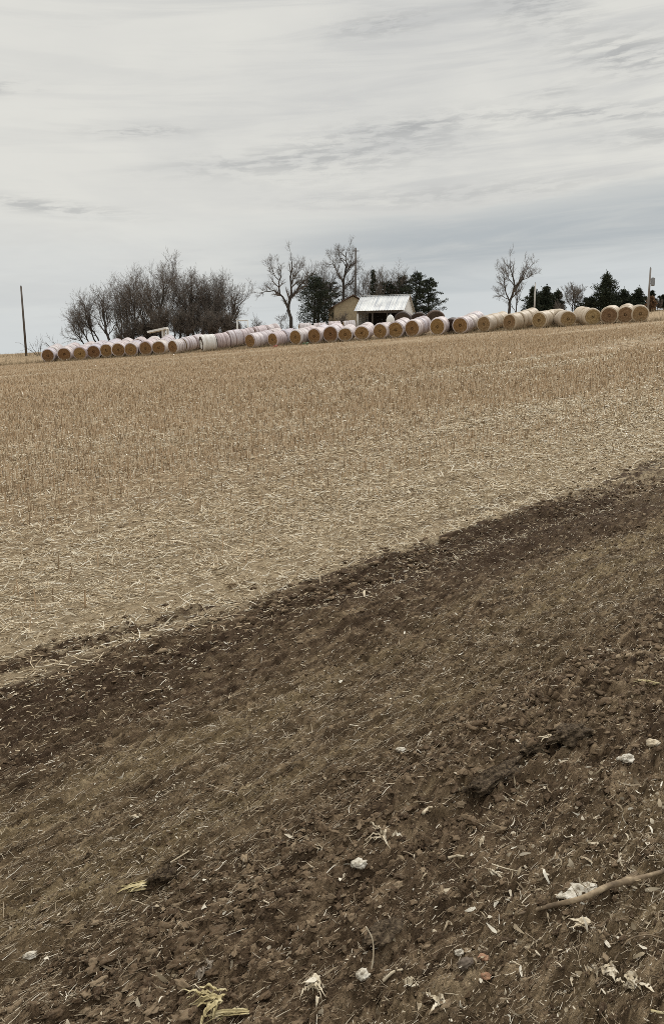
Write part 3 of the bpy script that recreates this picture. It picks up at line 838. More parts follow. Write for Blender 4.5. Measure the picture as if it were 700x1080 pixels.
bale_row(474.5, 350, yfor(474) + 1.2, 20, 1, 'dark', ['dark weathered bale squeezed between the mauve and the pinkish wrapped bales'], .93)
right = [
    (510, 38, 3, 'tan', 1.04, 'the round olive-brown face left of the slim bare tree'),
    (537, 44, 3, 'tan', 1.06, 'a dark brown face under the slim bare tree'),
    (568, 44, 2, 'tan', 1.06, 'a rough square-looking face under the whitish pole'),
    (598, -6, 2, 'tan', 1.08, 'thick cream rim below the bare crown right of the whitish pole'),
    (624, -4, 2, 'tan', 1.08, 'pale double-banded side just left of the tall pointed cedar'),
    (641, 26, 2, 'tan', 1.06, 'golden-brown face below the tall pointed cedar'),
    (658, 22, 2, 'tan', 1.07, 'light sandy face second from the right end of the line'),
    (673.5, 8, 1, 'tan', 1.03, 'dark face at the very right end of the line'),
]
for cx, hd, dp, kd, s, d in right:
    labs = ['cream-wrapped round bale with ' + d] + ['cream-wrapped bale %s behind the one with %s' % (('directly', 'two places')[q], ' '.join(d.split()[:8])) for q in range(dp - 1)]
    bale_row(cx, 345, yfor(cx), hd, dp, kd, labs, s * .94)
Pb = at(316, 340, 96.5)
for k in range(4):
    bale_row(316 + 15.5 * k, 340, 96.5 + .2 * k, 84, 1, 'white', ['white bale lying sideways in the back row before the dark cedar, %s from its left' % ORD[k]], 1.02)
for k in range(3):
    bale_row(424 + 17.5 * k, 335, 94.0 + .5 * (k % 2), 12 - 5 * k, 1, 'dark', ['old dark rust-brown bale behind the front line, %s from the shed gable' % ('nearest', 'second', 'third')[k]], (1.32, 1.25, 1.30)[k])

# ------------------------------------------------------------------ trees
BARK = mat_noise('dark_bark', 6, [(.3, (.035, .029, .024)), (.7, (.085, .072, .060))], .9)
TWIG = mat_noise('grey_twigs', 1.5, [(.3, (.10, .082, .068)), (.7, (.185, .155, .13))], .9)
TWIGB = mat_noise('brown_twigs', 1.5, [(.3, (.115, .095, .078)), (.7, (.20, .168, .14))], .9)
CED = mat_noise('cedar_foliage', 1.3, [(.3, (.020, .026, .016)), (.55, (.040, .049, .029)), (.75, (.072, .080, .048))], .85)
CEDB = mat_noise('rusty_cedar_foliage', 1.3, [(.3, (.15, .085, .045)), (.7, (.26, .165, .095))], .9)
BM = (BARK, TWIG); BB = (BARK, TWIGB)
TH = 'bare trees of the thicket'
thicket = [
    (94, 104, 316, 2, .7, 'small bare tree with low branches reaching left over the leftmost bales', -.25),
    (106, 105, 304, 2, .5, 'bare tree between the small leftmost one and the single dark trunk', -.12),
    (117, 103, 297, 1, .42, 'open bare tree with a single dark trunk at the left edge of the thicket', -.08),
    (127, 106, 291, 2, .35, 'bare tree second from the left of the thicket', 0),
    (141, 103, 279, 1, .40, 'bare tree with spreading crown just left of the white slanted shelter', 0),
    (157, 107, 281, 1, .35, 'bare tree directly behind the white slanted shelter', 0),
    (172, 104, 265, 1, .28, 'tallest bare tree of the thicket with upright branches', 0),
    (186, 107, 272, 2, .24, 'upright bare tree just right of the tallest in the thicket', 0),
    (199, 105, 281, 1, .32, 'bare tree in the middle of the right half of the thicket', 0),
    (211, 103, 287, 1, .32, 'bare tree above the dark-ringed end of the long sideways bale row', 0),
    (222, 106, 288, 2, .22, 'bare tree third from the right of the thicket', 0),
    (233, 104, 292, 1, .16, 'bare tree second from the right of the thicket', 0),
    (134, 109, 288, 2, .3, 'hazy bare tree set back behind the left half of the thicket', 0),
    (164, 110, 278, 2, .3, 'hazy bare tree set back left of the tallest thicket tree', 0),
    (206, 110, 282, 2, .3, 'hazy bare tree set back in the right half of the thicket', 0),
    (226, 110, 285, 2, .25, 'hazy bare tree set back near the right end of the thicket', 0),
    (243, 106, 302, 1, .12, 'lower bare tree closing the right end of the thicket', 0),
]
for i, (px, Y, top, st, sp, lab, ln) in enumerate(thicket):
    bare_tree(px, Y, top, lab, st, 40 + i, sp, lean=ln, mats=BM, group=TH, nch=(9, 6, 5, 4) if i < 4 else (10, 6, 5, 4), up=.10, twig=.010, r0=.17 if st == 1 else .11)
brush = [(133, 342, 'left foot'), (148, 337, 'foot, beside the white shelter'), (160, 332, 'foot, behind the white shelter roof'), (177, 326, 'middle, under the tallest tree'), (193, 326, 'middle, right of the tallest tree'),
         (208, 325, 'right half, behind the dark-ringed bale'), (221, 328, 'right half, above the sideways bale row'), (233, 329, 'right half, left of the white pipe frame'), (246, 330, 'right foot, behind the white pipe frame')]
for i, (px, top, w) in enumerate(brush):
    bare_tree(px, 101.5 + (i % 3), top + (0, -7, 4, -10, 2, -6, 3, -4, 5)[i], 'dense brown brush at the thicket ' + w, 9, 80 + i, .6, mats=BB if i % 2 else BM, group='brush under the thicket', nch=(9, 8, 6, 3), r0=.045, maxl=3, name='bare_shrub', cat='shrub', twig=.013, up=.10)
bare_tree(40, 100, 352, 'thin leaning weeds beside the lone left pole', 4, 131, .9, mats=BM, group=None, nch=(3, 3, 2, 2), r0=.03, maxl=2, name='bare_shrub', cat='shrub', up=.02)
bare_tree(64, 99, 350, 'sparse leaning twigs behind the leftmost bales', 5, 132, 1.1, mats=BM, nch=(3, 4, 2, 2), r0=.035, maxl=2, name='bare_shrub', cat='shrub', up=.0)
bare_tree(266, 101, 331, 'low dark shrub just right of the white pipe frame', 7, 133, .9, mats=BM, nch=(6, 6, 4, 3), r0=.04, maxl=3, name='bare_shrub', cat='shrub', up=.02, twig=.014)
bare_tree(300, 100, 336, 'low bare shrub at the foot of the big forked tree', 6, 134, .9, mats=BM, nch=(6, 5, 4, 3), r0=.035, maxl=3, name='bare_shrub', cat='shrub', up=.02)
bare_tree(357, 104, 327, 'low leafless brush against the left corner of the tan house', 7, 137, .8, mats=BM, nch=(6, 6, 4, 3), r0=.035, maxl=3, name='bare_shrub', cat='shrub', up=.02)
bare_tree(590, 97, 315, 'russet-brown shrub between the dark cedars and the small bare tree', 7, 135, .6, mats=BB, nch=(6, 6, 5, 3), r0=.04, maxl=3, name='bare_shrub', cat='shrub', up=.05, twig=.016)
bare_tree(690, 93, 314, 'grey-brown shrub beside the narrow rusty cedar', 7, 136, .5, mats=BB, nch=(6, 6, 5, 3), r0=.04, maxl=3, name='bare_shrub', cat='shrub', up=.05, twig=.016)

LT = 'tall bare trees behind the bales'
limb_tree((307, 342), 100, [
    ([(308, 346), (307, 334), (304, 324), (306, 312), (307, 300), (306, 286), (308, 272), (307, 260)], .26, .03, .6, 2.64),
    ([(305, 326), (300, 314), (294, 306), (293, 292), (295, 280), (292, 272)], .17, .03, -1.5, 2.43),
    ([(294, 306), (287, 302), (279, 303), (271, 305)], .10, .025, .8, 1.83),
    ([(306, 310), (313, 303), (320, 293), (327, 287), (335, 279)], .16, .03, 1.2, 2.43),
    ([(303, 322), (300, 331), (295, 336)], .05, .02, -.5, 1.22),
    ([(307, 296), (313, 284), (318, 272)], .08, .02, -1.0, 2.03),
    ([(293, 290), (286, 280), (283, 270)], .07, .02, .6, 1.93),
], 'big forked bare tree standing left of the dark rounded cedar', 201, BM, LT, nch=(0, 9, 7, 6), twig=.008, top=254)
limb_tree((362, 312), 109, [
    ([(362, 335), (362, 312), (362, 295), (364, 280), (366, 268), (365, 257), (367, 250)], .24, .03, .5, 2.64),
    ([(364, 281), (370, 270), (373, 258)], .10, .02, -1, 2.03),
    ([(362, 292), (355, 281), (350, 270), (349, 260)], .12, .02, 1, 2.33),
    ([(365, 272), (358, 262), (356, 254)], .08, .02, -.8, 1.83),
    ([(362, 300), (368, 294), (373, 286), (379, 278)], .10, .02, .8, 2.03),
], 'tall slender bare tree behind the tan house beside a pole', 202, BM, LT, nch=(0, 9, 7, 6), twig=.008, top=247)
limb_tree((537, 330), 92, [
    ([(537, 336), (537, 322), (538, 313), (541, 305), (543, 296), (541, 286), (538, 276), (538, 266)], .20, .025, .5, 2.33),
    ([(537, 316), (533, 306), (531, 295), (530, 284), (526, 277)], .09, .02, -1, 2.03),
    ([(541, 304), (547, 296), (553, 288), (557, 279), (561, 270)], .13, .02, .9, 2.13),
    ([(543, 297), (536, 288), (533, 279)], .07, .02, .8, 1.83),
    ([(553, 289), (560, 286), (565, 283)], .05, .02, -.6, 1.52),
    ([(535, 312), (528, 308), (522, 305)], .05, .02, .5, 1.42),
], 'slim open bare tree rising alone from the tan bales', 203, BM, LT, nch=(0, 9, 7, 6), twig=.008, top=259)
bare_tree(543.5, 94, 298, 'thin straight sapling close behind the slim open bare tree', 1, 204, .05, mats=BM, nch=(5, 4, 3, 2), r0=.07, group=LT)
bare_tree(340, 112, 272, 'hazy bare tree behind the dark rounded cedar', 2, 205, .35, mats=BM, group=LT)
bare_tree(331, 114, 282, 'hazy lower bare tree between the forked tree and the dark rounded cedar', 2, 206, .4, mats=BM, group=LT)
bare_tree(383, 113, 284, 'bare tree between the tall pole and the shed cedars', 2, 209, .4, mats=BM, group=LT)
bare_tree(411, 108, 276, 'brownish bare tree rising behind the shed roof', 2, 207, .4, mats=BB, group=LT, nch=(8, 7, 5, 4))
bare_tree(398, 111, 280, 'thin hazy bare tree between the pole and the pointed cedar by the shed', 2, 210, .35, mats=BM, group=LT)
bare_tree(424, 112, 283, 'hazy bare crown showing over the cedars right of the shed ridge', 2, 211, .4, mats=BB, group=LT, nch=(8, 6, 5, 4))
bare_tree(606, 97, 298, 'small rounded bare tree left of the tall pointed cedar', 3, 208, .6, mats=BB, group=LT, nch=(6, 6, 5, 4))

cedar(332, 108, 293, 50, 'broad dark rounded cedar right of the big forked tree', 301, BARK, CED, 'round', nclump=420)
cedar(349, 116, 298, 30, 'dark cedar shoulder just left of the tan house', 302, BARK, CED, 'round', nclump=240)
cedar(393, 108, 284, 22, 'pointed dark cedar above the left of the shed roof', 303, BARK, CED, 'cone')
cedar(408, 109, 297, 26, 'low dark cedar behind the middle of the shed roof', 304, BARK, CED, 'round', nclump=240)
cedar(424, 109, 291, 30, 'dark cedar behind the right part of the shed roof', 305, BARK, CED, 'round', nclump=240)
cedar(438, 107, 288, 34, 'tall dark cedar behind the white shed gable', 306, BARK, CED, 'round', nclump=280)
cedar(451, 108, 294, 30, 'outermost dark cedar right of the white shed gable', 307, BARK, CED, 'round', nclump=260)
cedar(560, 97, 304, 26, 'dark pointed cedar directly behind the whitish pole', 308, BARK, CED, 'cone')
cedar(574, 98, 302, 30, 'dark cedar just right of the whitish pole', 309, BARK, CED, 'cone', nclump=300)
cedar(567, 100, 309, 34, 'broad low dark cedar filling the gap behind the whitish pole', 318, BARK, CED, 'round', nclump=300)
cedar(646, 98, 314, 40, 'broad low dark cedar joining the tall pointed cedar and its small neighbours', 319, BARK, CED, 'round', nclump=320)
cedar(586, 99, 307, 26, 'small dark cedar behind the russet shrub', 310, BARK, CED, 'cone')
cedar(619, 96, 315, 26, 'low dark cedar at the left skirt of the tall pointed cedar', 314, BARK, CED, 'round', nclump=160)
cedar(636, 95, 289, 44, 'tall pointed dark cedar above the right part of the bale line', 311, BARK, CED, 'cone', nclump=420)
cedar(664, 98, 315, 36, 'low broad dark cedar closing the gap behind the last bales', 320, BARK, CED, 'round', nclump=300)
cedar(655, 95, 306, 26, 'small pointed cedar right of the tall pointed one', 312, BARK, CED, 'cone')
cedar(670, 94, 305, 26, 'small pointed cedar left of the right-hand pole', 313, BARK, CED, 'cone')
cedar(698, 95, 311, 14, 'dark cedar cut by the right border of the photo', 315, BARK, CED, 'round', nclump=160)
cedar(684, 91, 312, 9, 'narrow rusty-brown columnar cedar next to the right-hand pole', 316, BARK, CEDB, 'column', nclump=200)
cedar(684.5, 95, 306, 9, 'thin dark cedar tip showing above the rusty column', 317, BARK, CED, 'column', nclump=120)
# ------------------------------------------------------------------ poles
WOOD = mat_noise('weathered_wood', 5, [(.3, (.075, .062, .052)), (.7, (.16, .135, .115))], .9, stretch=(1, 1, .12))
PALEW = mat_noise('pale_wood', 5, [(.3, (.42, .40, .37)), (.7, (.60, .58, .54))], .85, stretch=(1, 1, .12))
STEEL = mat_noise('grey_steel', 3, [(.3, (.20, .21, .22)), (.7, (.32, .33, .34))], .5)
def pole(px, Y, top, rad, label, m, extra=None, lean=0):
    b = at(px, 350, Y); b[2] = float(H(b[0], b[1])) - .1
    Ht = at(px, top, Y)[2] - b[2]
    o = thing('utility_pole', label, 'pole', b, 0, 'poles around the farmyard'); o.rotation_euler = (0, lean, 0)
    k = MB(); k.tube([(0, 0, 0), (0, 0, Ht * .5), (0, 0, Ht)], [rad, rad * .85, rad * .7], 10, True); k.build('post', m, o)
    k = MB(); k.tube([(0, 0, Ht - .02), (0, 0, Ht + .06), (0, 0, Ht + .16)], [rad * .35, rad * .45, rad * .2], 8, True); k.build('insulator', STEEL, o)
    if extra == 'transformer':
        k = MB(); k.tube([(.32, -.05, Ht - 1.75), (.32, -.05, Ht - 1.7), (.32, -.05, Ht - .95), (.32, -.05, Ht - .9)], [.10, .19, .19, .12], 14, True)
        k.box((.16, -.02, Ht - 1.1), (.2, .05, .05)); k.box((.16, -.02, Ht - 1.5), (.2, .05, .05)); k.build('transformer', STEEL, o, False)
    if extra == 'arm':
        k = MB(); k.box((0, -.13, Ht - .35), (.9, .09, .1)); k.build('crossarm', m, o, False)
    return o
pole(26.5, 104, 302, .15, 'lone dark wooden pole near the left border of the photo', WOOD, lean=-.012)
pole(374.5, 113, 262, .14, 'dark pole rising behind the tan house beside the slender tree', WOOD, 'arm')
pole(562, 89.5, 299, .10, 'short whitish pole in front of the dark cedars', PALEW)
pole(681, 85, 283, .12, 'grey pole with a small transformer behind the last bale on the right', mat_noise('grey_wood', 5, [(.3, (.17, .15, .135)), (.7, (.30, .275, .25))], .9, stretch=(1, 1, .12)), 'transformer')

# ------------------------------------------------------------------ shed, house, frames
WHITEP = mat_noise('white_boards', 3, [(.3, (.70, .685, .65)), (.7, (.84, .825, .79))], .75, stretch=(4, 4, .3))
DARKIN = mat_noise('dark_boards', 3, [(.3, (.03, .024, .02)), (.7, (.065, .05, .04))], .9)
def roof_material():
    m, t, b = mat('corrugated_roof', .5, .4)
    tc = t.n('ShaderNodeTexCoord'); mp = t.n('ShaderNodeMapping'); mp.inputs['Scale'].default_value = (5.5, .25, .25); t.L.new(tc.outputs['Object'], mp.inputs['Vector'])
    n1 = t.noise(mp.outputs[0], 1.0, 3, .6); n2 = t.noise(tc.outputs['Object'], .7, 4, .6)
    c = t.ramp(n1, [(.34, (.36, .38, .42)), (.48, (.62, .63, .63)), (.66, (.78, .77, .74))])
    c = t.mix(t.m('MULTIPLY', t.ss(.52, .7, n2), .6), c, (.38, .37, .38))
    t.L.new(c, b.inputs['Base Color']); return m
def corrugated(x0, x1, pa, pb, th=.03, pitch=.19):
    """A sheet from line pa to line pb (y,z) running x0..x1, with real corrugation and thickness."""
    xs = np.arange(x0, x1 + 1e-6, pitch / 4); w = .022 * np.sin(np.arange(len(xs)) * PI / 2)
    pa = np.array(pa); pb = np.array(pb); nrm = np.array([-(pb - pa)[1], (pb - pa)[0]]); nrm = nrm / np.linalg.norm(nrm); nrm *= np.sign(nrm[1])
    V = []
    for off in (0, th):
        for e in (pa, (pa + pb) / 2, pb):
            q = e[None] + nrm[None] * (w + off)[:, None]
            V.append(np.column_stack([xs, q]))
    n = len(xs); V = np.concatenate(V); i = np.arange(n - 1); F = []
    for l in (0, 3):
        for k in (0, 1):
            a = (l + k) * n; F.append(np.stack([a + i, a + i + 1, a + n + i + 1, a + n + i], -1))
    for k in (0, 2):
        F.append(np.stack([k * n + i, (k + 3) * n + i, (k + 3) * n + i + 1, k * n + i + 1], -1))
    return V, np.concatenate(F)
def shed():
    c = at(406, 340, 98.5); g = float(H(c[0], c[1])) - .15
    o = thing('open_shed', 'open-fronted farm shed with white metal roof and white gable boards', 'shed', (c[0], c[1], g), R(-20))
    L, W, E, RG = 5.7, 4.6, 2.45, 4.25
    rm = roof_material()
    V, F = corrugated(-L / 2 - .2, L / 2 + .2, (-W / 2 - .35, E - .1), (.0, RG)); k = MB(); k.add(V, [F]); k.build('front_roof', rm, o, True)
    V, F = corrugated(-L / 2 - .2, L / 2 + .2, (W / 2 + .25, E - .05), (.02, RG)); k = MB(); k.add(V, [F]); k.build('rear_roof', rm, o, True)
    k = MB(); k.box((0, .0, RG + .05), (L + .42, .26, .05)); k.build('ridge_cap', rm, o, False)
    for sx in (-1, 1):                                  # gable walls of vertical boards
        k = MB(); nb = 17; bw = W / nb
        for j in range(nb):
            y = -W / 2 + bw * (j + .5); h = E + (RG - E) * (1 - abs(y) / (W / 2)) - .12
            k.box((sx * (L / 2 - .04 + .012 * (j % 2)), y, h / 2), (.04, bw - .012, h))
        k.build('gable_wall', WHITEP, o, False)
    k = MB()
    for j in range(22): k.box((-L / 2 + (j + .5) * L / 22, W / 2 - .03 + .01 * (j % 2), E / 2), (L / 22 - .01, .04, E - .05))
    k.build('rear_wall', DARKIN, o, False)
    for j in range(4):
        k = MB(); k.box((-L / 2 + .15 + j * (L - .3) / 3, -W / 2 + .08, (E - .2) / 2), (.14, .14, E - .2)); k.build('post', WOOD if j else WHITEP, o, False)
    k = MB(); k.box((0, -W / 2 - .01, E - .25), (L - .1, .05, .2)); k.build('fascia', WOOD, o, False)
shed()
TANW = mat_noise('tan_siding', 1.6, [(.3, (.30, .235, .15)), (.7, (.44, .36, .235))], .85, stretch=(1, 1, 3))
BROWNR = mat_noise('brown_roof', 4, [(.3, (.085, .052, .038)), (.7, (.15, .10, .075))], .9)
def house():
    c = at(372, 335, 107); g = float(H(c[0], c[1])) - .2
    o = thing('farm_house', 'small tan house with brown gable roof behind the bales', 'house', (c[0], c[1], g), R(6))
    W, L, E = 4.9, 7.0, 3.5; RG = at(372, 311.5, 107)[2] - g
    k = MB()
    prof = [(-W / 2, 0), (W / 2, 0), (W / 2, E), (0, RG - .12), (-W / 2, E)]
    V = np.array([[x, y, z] for y in (0, L) for x, z in prof])
    k.add(V, [np.array([[0, 1, 2, 3, 4], [9, 8, 7, 6, 5]]), np.array([[0, 5, 6, 1], [1, 6, 7, 2], [4, 9, 5, 0]])]); k.build('wall', TANW, o, False)
    for s in (-1, 1):
        k = MB(); sl = math.atan2(RG - E, W / 2); ln = math.hypot(RG - E, W / 2) + .35
        k.box((s * (W / 4 + .12), L / 2, (E + RG) / 2 - .02), (ln, L + .6, .12), ry=s * sl); k.build('roof_slope', BROWNR, o, False)
house()
def shelter():
    c = at(167, 355, 97); g = float(H(c[0], c[1])) - .05
    o = thing('slanted_shelter', 'white slanted-roof shelter frame standing before the thicket', 'shelter', (c[0], c[1], g))
    h = at(175, 346.5, 97)[2] - g; hl = at(157, 350.5, 97)[2] - g; w = 1.12
    for x in (.62, 1.1):
        for y in (-.5, .5):
            k = MB(); k.box((x, y, (h - .05) / 2), (.14, .12, h - .05)); k.build('leg', WHITEP, o, False)
    k = MB(); k.box((.0, 0, (h + hl) / 2 + .02), (2.3, 1.5, .22), ry=-math.atan2(h - hl, 2.1)); k.build('roof_panel', WHITEP, o, False)
    k = MB(); k.box((.86, -.5, h * .55), (.4, .08, .1)); k.box((.86, .5, h * .55), (.4, .08, .1)); k.build('brace', WHITEP, o, False)
shelter()
def pipe_frame():
    c = at(256, 350, 97); g = float(H(c[0], c[1])) - .05
    o = thing('pipe_frame', 'white pipe goal-like frame at the right end of the thicket', 'frame', (c[0], c[1], g))
    h = at(256, 338, 97)[2] - g
    for x in (-.62, .62):
        k = MB(); k.tube([(x, 0, 0), (x, 0, h)], .075, 8, True); k.build('upright', WHITEP, o)
    k = MB(); k.tube([(-.70, 0, h + .02), (.70, 0, h + .02)], .07, 8, True); k.build('crossbar', WHITEP, o)
    for x in (-.62, .62):
        k = MB(); k.tube([(x, .02, h - .1), (x, 1.0, 0)], .04, 6, True); k.build('brace', WHITEP, o)
pipe_frame()
def drum():
    c = at(411.5, 338, 92.5); g = float(H(c[0], c[1])) - .03
    o = thing('storage_tank', 'small white upright tank below the right end of the shed eave', 'tank', (c[0], c[1], g))
    z = [0, .03, 1.3, 1.62, 1.78]; r = [.40, .46, .46, .30, .12]
    k = MB(); k.tube([(0, 0, a) for a in z], r, 20, True); k.build('tank_body', WHITEP, o)
    k = MB(); k.tube([(0, 0, 1.78), (0, 0, 1.88)], [.13, .13], 12, True); k.build('lid', STEEL, o, False)
drum()

# ------------------------------------------------------------------ rough grass along the crest
def crest_grass():
    n = 26000
    tcv = rng.uniform(-75, 60, n); s = L0S + np.where(rng.random(n) < .5, rng.uniform(-1.2, 2.5, n), rng.uniform(2, 30, n))
    x = tcv * TX + s * NX; y = tcv * TY + s * NY
    k = y > 40; x, y = x[k], y[k]; n = len(x)
    P = np.stack([x, y, gz(x, y) - .02], -1)
    me = strands('grass', P, dirs(rng.uniform(0, 6.3, n), PI / 2 - np.abs(rng.normal(0, .35, n))), rng.uniform(.15, .5, n), rng.uniform(.007, .016, n), rng.normal(0, .1, n),
                 mat_island('dry_grass', [(0, (.16, .12, .07)), (.5, (.29, .22, .135)), (1, (.42, .34, .22))], .85), taper=.3)
    tag(link('dry_grass', me), 'dry tan grass growing along the bale line and the crest', 'grass', kind='stuff')
crest_grass()

def far_woods():
    """a low distant wood beyond the crest, seen only past the left end of the bales"""
    mb = []
    n = 5200
    ax = rng.uniform(-520, -120, n); ay = 560 + rng.uniform(0, 60, n)
    z0 = H(ax, ay)
    hmax = 9 + 4 * vn(ax * .05, ay * 0, 91)
    P = np.stack([ax, ay, z0 + rng.uniform(0, .8, n) * hmax * .6], -1)
    me = strands('woods', P, dirs(rng.uniform(0, 6.3, n), PI / 2 - np.abs(rng.normal(0, .45, n))), hmax * rng.uniform(.35, .6, n), rng.uniform(.10, .28, n), rng.normal(0, .12, n),
                 mat_island('far_twigs', [(0, (.07, .065, .06)), (1, (.14, .125, .11))], .9), taper=.2)
    tag(link('far_woods', me), 'low bare woods on the far skyline past the lone left pole', 'woods', kind='stuff')
far_woods()

# ------------------------------------------------------------------ things lying on the tilled soil
def leaf(mb, P, width, side, curl=.3, th=.0012):
    """a dry leaf blade: curved in section, with two faces and a real edge."""
    P = np.asarray(P, float); k = len(P); T = np.gradient(P, axis=0); T /= np.linalg.norm(T, axis=1)[:, None] + 1e-9
    S = np.cross(T, np.cross(np.asarray(side, float), T)); S /= np.linalg.norm(S, axis=1)[:, None] + 1e-9
    N = np.cross(S, T); w = np.broadcast_to(np.asarray(width, float), (k,))
    ss = np.array([-1, -.5, 0, .5, 1]); V = []
    for off in (0, -th):
        q = P[:, None] + S[:, None] * (w[:, None] * ss[None])[..., None] + N[:, None] * ((curl * w)[:, None] * (1 - ss ** 2)[None] + off)[..., None]
        V.append(q.reshape(-1, 3))
    V = np.concatenate(V); i = np.arange(k - 1)[:, None] * 5; j = np.arange(4)[None]
    q = np.stack([i + j, i + j + 1, i + 6 + j, i + 5 + j], -1).reshape(-1, 4); h = 5 * k
    e = []
    for a in range(k - 1):
        e += [[a * 5, a * 5 + 5, h + a * 5 + 5, h + a * 5], [a * 5 + 4, h + a * 5 + 4, h + a * 5 + 9, a * 5 + 9]]
    mb.add(V, [q, q[:, ::-1] + h, np.array(e)])

def curve(pts, n=12):
    pts = np.asarray(pts, float); k = len(pts); out = []
    for t in np.linspace(0, k - 1, n):
        i = min(int(t), k - 2); f_ = t - i; p0 = pts[max(i - 1, 0)]; p1 = pts[i]; p2 = pts[i + 1]; p3 = pts[min(i + 2, k - 1)]
        out.append(.5 * (2 * p1 + (p2 - p0) * f_ + (2 * p0 - 5 * p1 + 4 * p2 - p3) * f_ ** 2 + (3 * p1 - p0 - 3 * p2 + p3) * f_ ** 3))
    return np.array(out)

def on(px, py, up=0.0):
    q = hit(px, py); q[2] += up; return q

STONE = mat_noise('pale_stone', 45, [(.34, (.19, .15, .105)), (.45, (.50, .45, .36)), (.66, (.74, .69, .60))], .85, bump=1.0, bdist=.006)
DSTONE = mat_noise('dark_stone', 60, [(.3, (.07, .052, .038)), (.7, (.19, .15, .115))], .8, bump=.6, bdist=.004)
OSTONE = mat_noise('orange_stone', 60, [(.3, (.22, .12, .075)), (.7, (.38, .22, .13))], .8, bump=.6, bdist=.004)
HUSK = mat_noise('pale_husk', 35, [(.34, (.17, .125, .08)), (.48, (.48, .40, .28)), (.72, (.76, .70, .58))], .75, stretch=(1, 1, 1), bump=.5, bdist=.003)
YHUSK = mat_noise('yellow_husk', 30, [(.3, (.20, .155, .075)), (.5, (.46, .38, .20)), (.72, (.70, .62, .42))], .7, bump=.5, bdist=.003)
STALKM = mat_noise('brown_stalk', 22, [(.32, (.085, .06, .04)), (.5, (.20, .145, .09)), (.68, (.40, .31, .20))], .75, bump=.5, bdist=.003)
PALES = mat_noise('pale_stalk', 40, [(.3, (.40, .32, .21)), (.7, (.66, .58, .44))], .75)

def mesh_at(mb, name, m, o0, label, cat, group=None, smooth=True):
    V = np.concatenate(mb.v) - np.array(o0); me = mesh_np(name, V, [np.concatenate(x) for x in mb.f.values()], smooth, [m])
    o = link(name, me, None, tuple(o0)); return tag(o, label, cat, group)

def stone(px, py, wpx, asp, label, m, seed, name='stone', flat=.5, rz=.3, sink=.36, cat='stone'):
    c = on(px, py); d = np.linalg.norm(c - CAM); r = wpx / 2 / F_PX * d
    V, F = lump(4, seed, .45, 1.4); V = V * np.array([r, r * asp, r * flat])
    M = np.array([[math.cos(rz), -math.sin(rz), 0], [math.sin(rz), math.cos(rz), 0], [0, 0, 1]]); V = V @ M.T
    k = MB(); k.add(V + c + np.array([0, 0, r * flat * (1 - 2 * sink)]), [F]); return mesh_at(k, name, m, c, label, cat)

stone(608, 946, 34, .55, 'flat white stone lying against the long brown stalk', STONE, 501, flat=.34, rz=.35, sink=.26)
stone(379, 914, 15, .8, 'small pale rounded stone at the middle of the tilled soil', STONE, 502, flat=.62)
stone(660, 807, 16, .7, 'small white stone near the right border of the tilled soil', STONE, 503, flat=.5)
stone(423, 792, 9, .8, 'tiny pale stone on the dark clods above the pale husk tangle', STONE, 504, flat=.6)
stone(490, 1020, 14, .75, 'dark grey stone near the bottom with orange pebbles beside it', DSTONE, 505, flat=.65)
stone(484, 1009, 9, .7, 'small light grey pebble on top of the dark grey stone', STONE, 509, flat=.55, sink=.0, name='pebble', cat='pebble')
stone(510, 1011, 9, .8, 'upper orange pebble beside the dark grey stone', OSTONE, 506, name='pebble', cat='pebble')
stone(512, 1032, 10, .7, 'lower orange-yellow pebble beside the dark grey stone', OSTONE, 507, name='pebble', cat='pebble')
stone(33, 1012, 12, .6, 'white chip of stone near the lower left corner', STONE, 508, flat=.5)
stone(383, 1032, 12, .9, 'rounded buff pebble at the foot of the thin arching straw', STONE, 510, flat=.7, name='pebble', cat='pebble')
stone(688, 786, 13, .9, 'upper pale crumpled lump near the right border', HUSK, 511, flat=.6, name='husk_lump', cat='husk')

def clod(px, py, Lpx, asp, flat, rz, label, seed):
    c = on(px, py); d = np.linalg.norm(c - CAM); r = Lpx / 2 / F_PX * d
    V, F = lump(5, seed, .62, 1.6, 6); V = V * np.array([r, r * asp, r * flat])
    M = np.array([[math.cos(rz), -math.sin(rz), 0], [math.sin(rz), math.cos(rz), 0], [0, 0, 1]]); V = V @ M.T
    k = MB(); k.add(V + c + np.array([0, 0, r * flat * .15]), [F]); return mesh_at(k, 'soil_clod', CLODBIG, c, label, 'clod', 'large clods on the tilled soil')
CLODBIG = mat_noise('clod', 90, [(.34, (.034, .022, .013)), (.5, (.092, .064, .038)), (.66, (.20, .148, .093))], .95, bump=1.0, bscale=200, bdist=.015, detail=7)
RZ = PI / 2 - AZ_ROW
clod(520, 822, 74, .34, .24, RZ, 'long dark clod lying along the middle of the tilled ridge', 601)
clod(597, 776, 46, .45, .32, RZ - .2, 'dark lumpy clod at the upper right end of the tilled ridge', 602)
clod(560, 792, 30, .55, .4, RZ, 'smaller brown clod between the two big ridge clods', 603)
clod(405, 985, 40, .5, .3, RZ + .1, 'broad dark clod behind the thin arching straw', 604)
clod(172, 926, 26, .6, .5, RZ, 'dark clod just above the yellow husk tuft', 605)

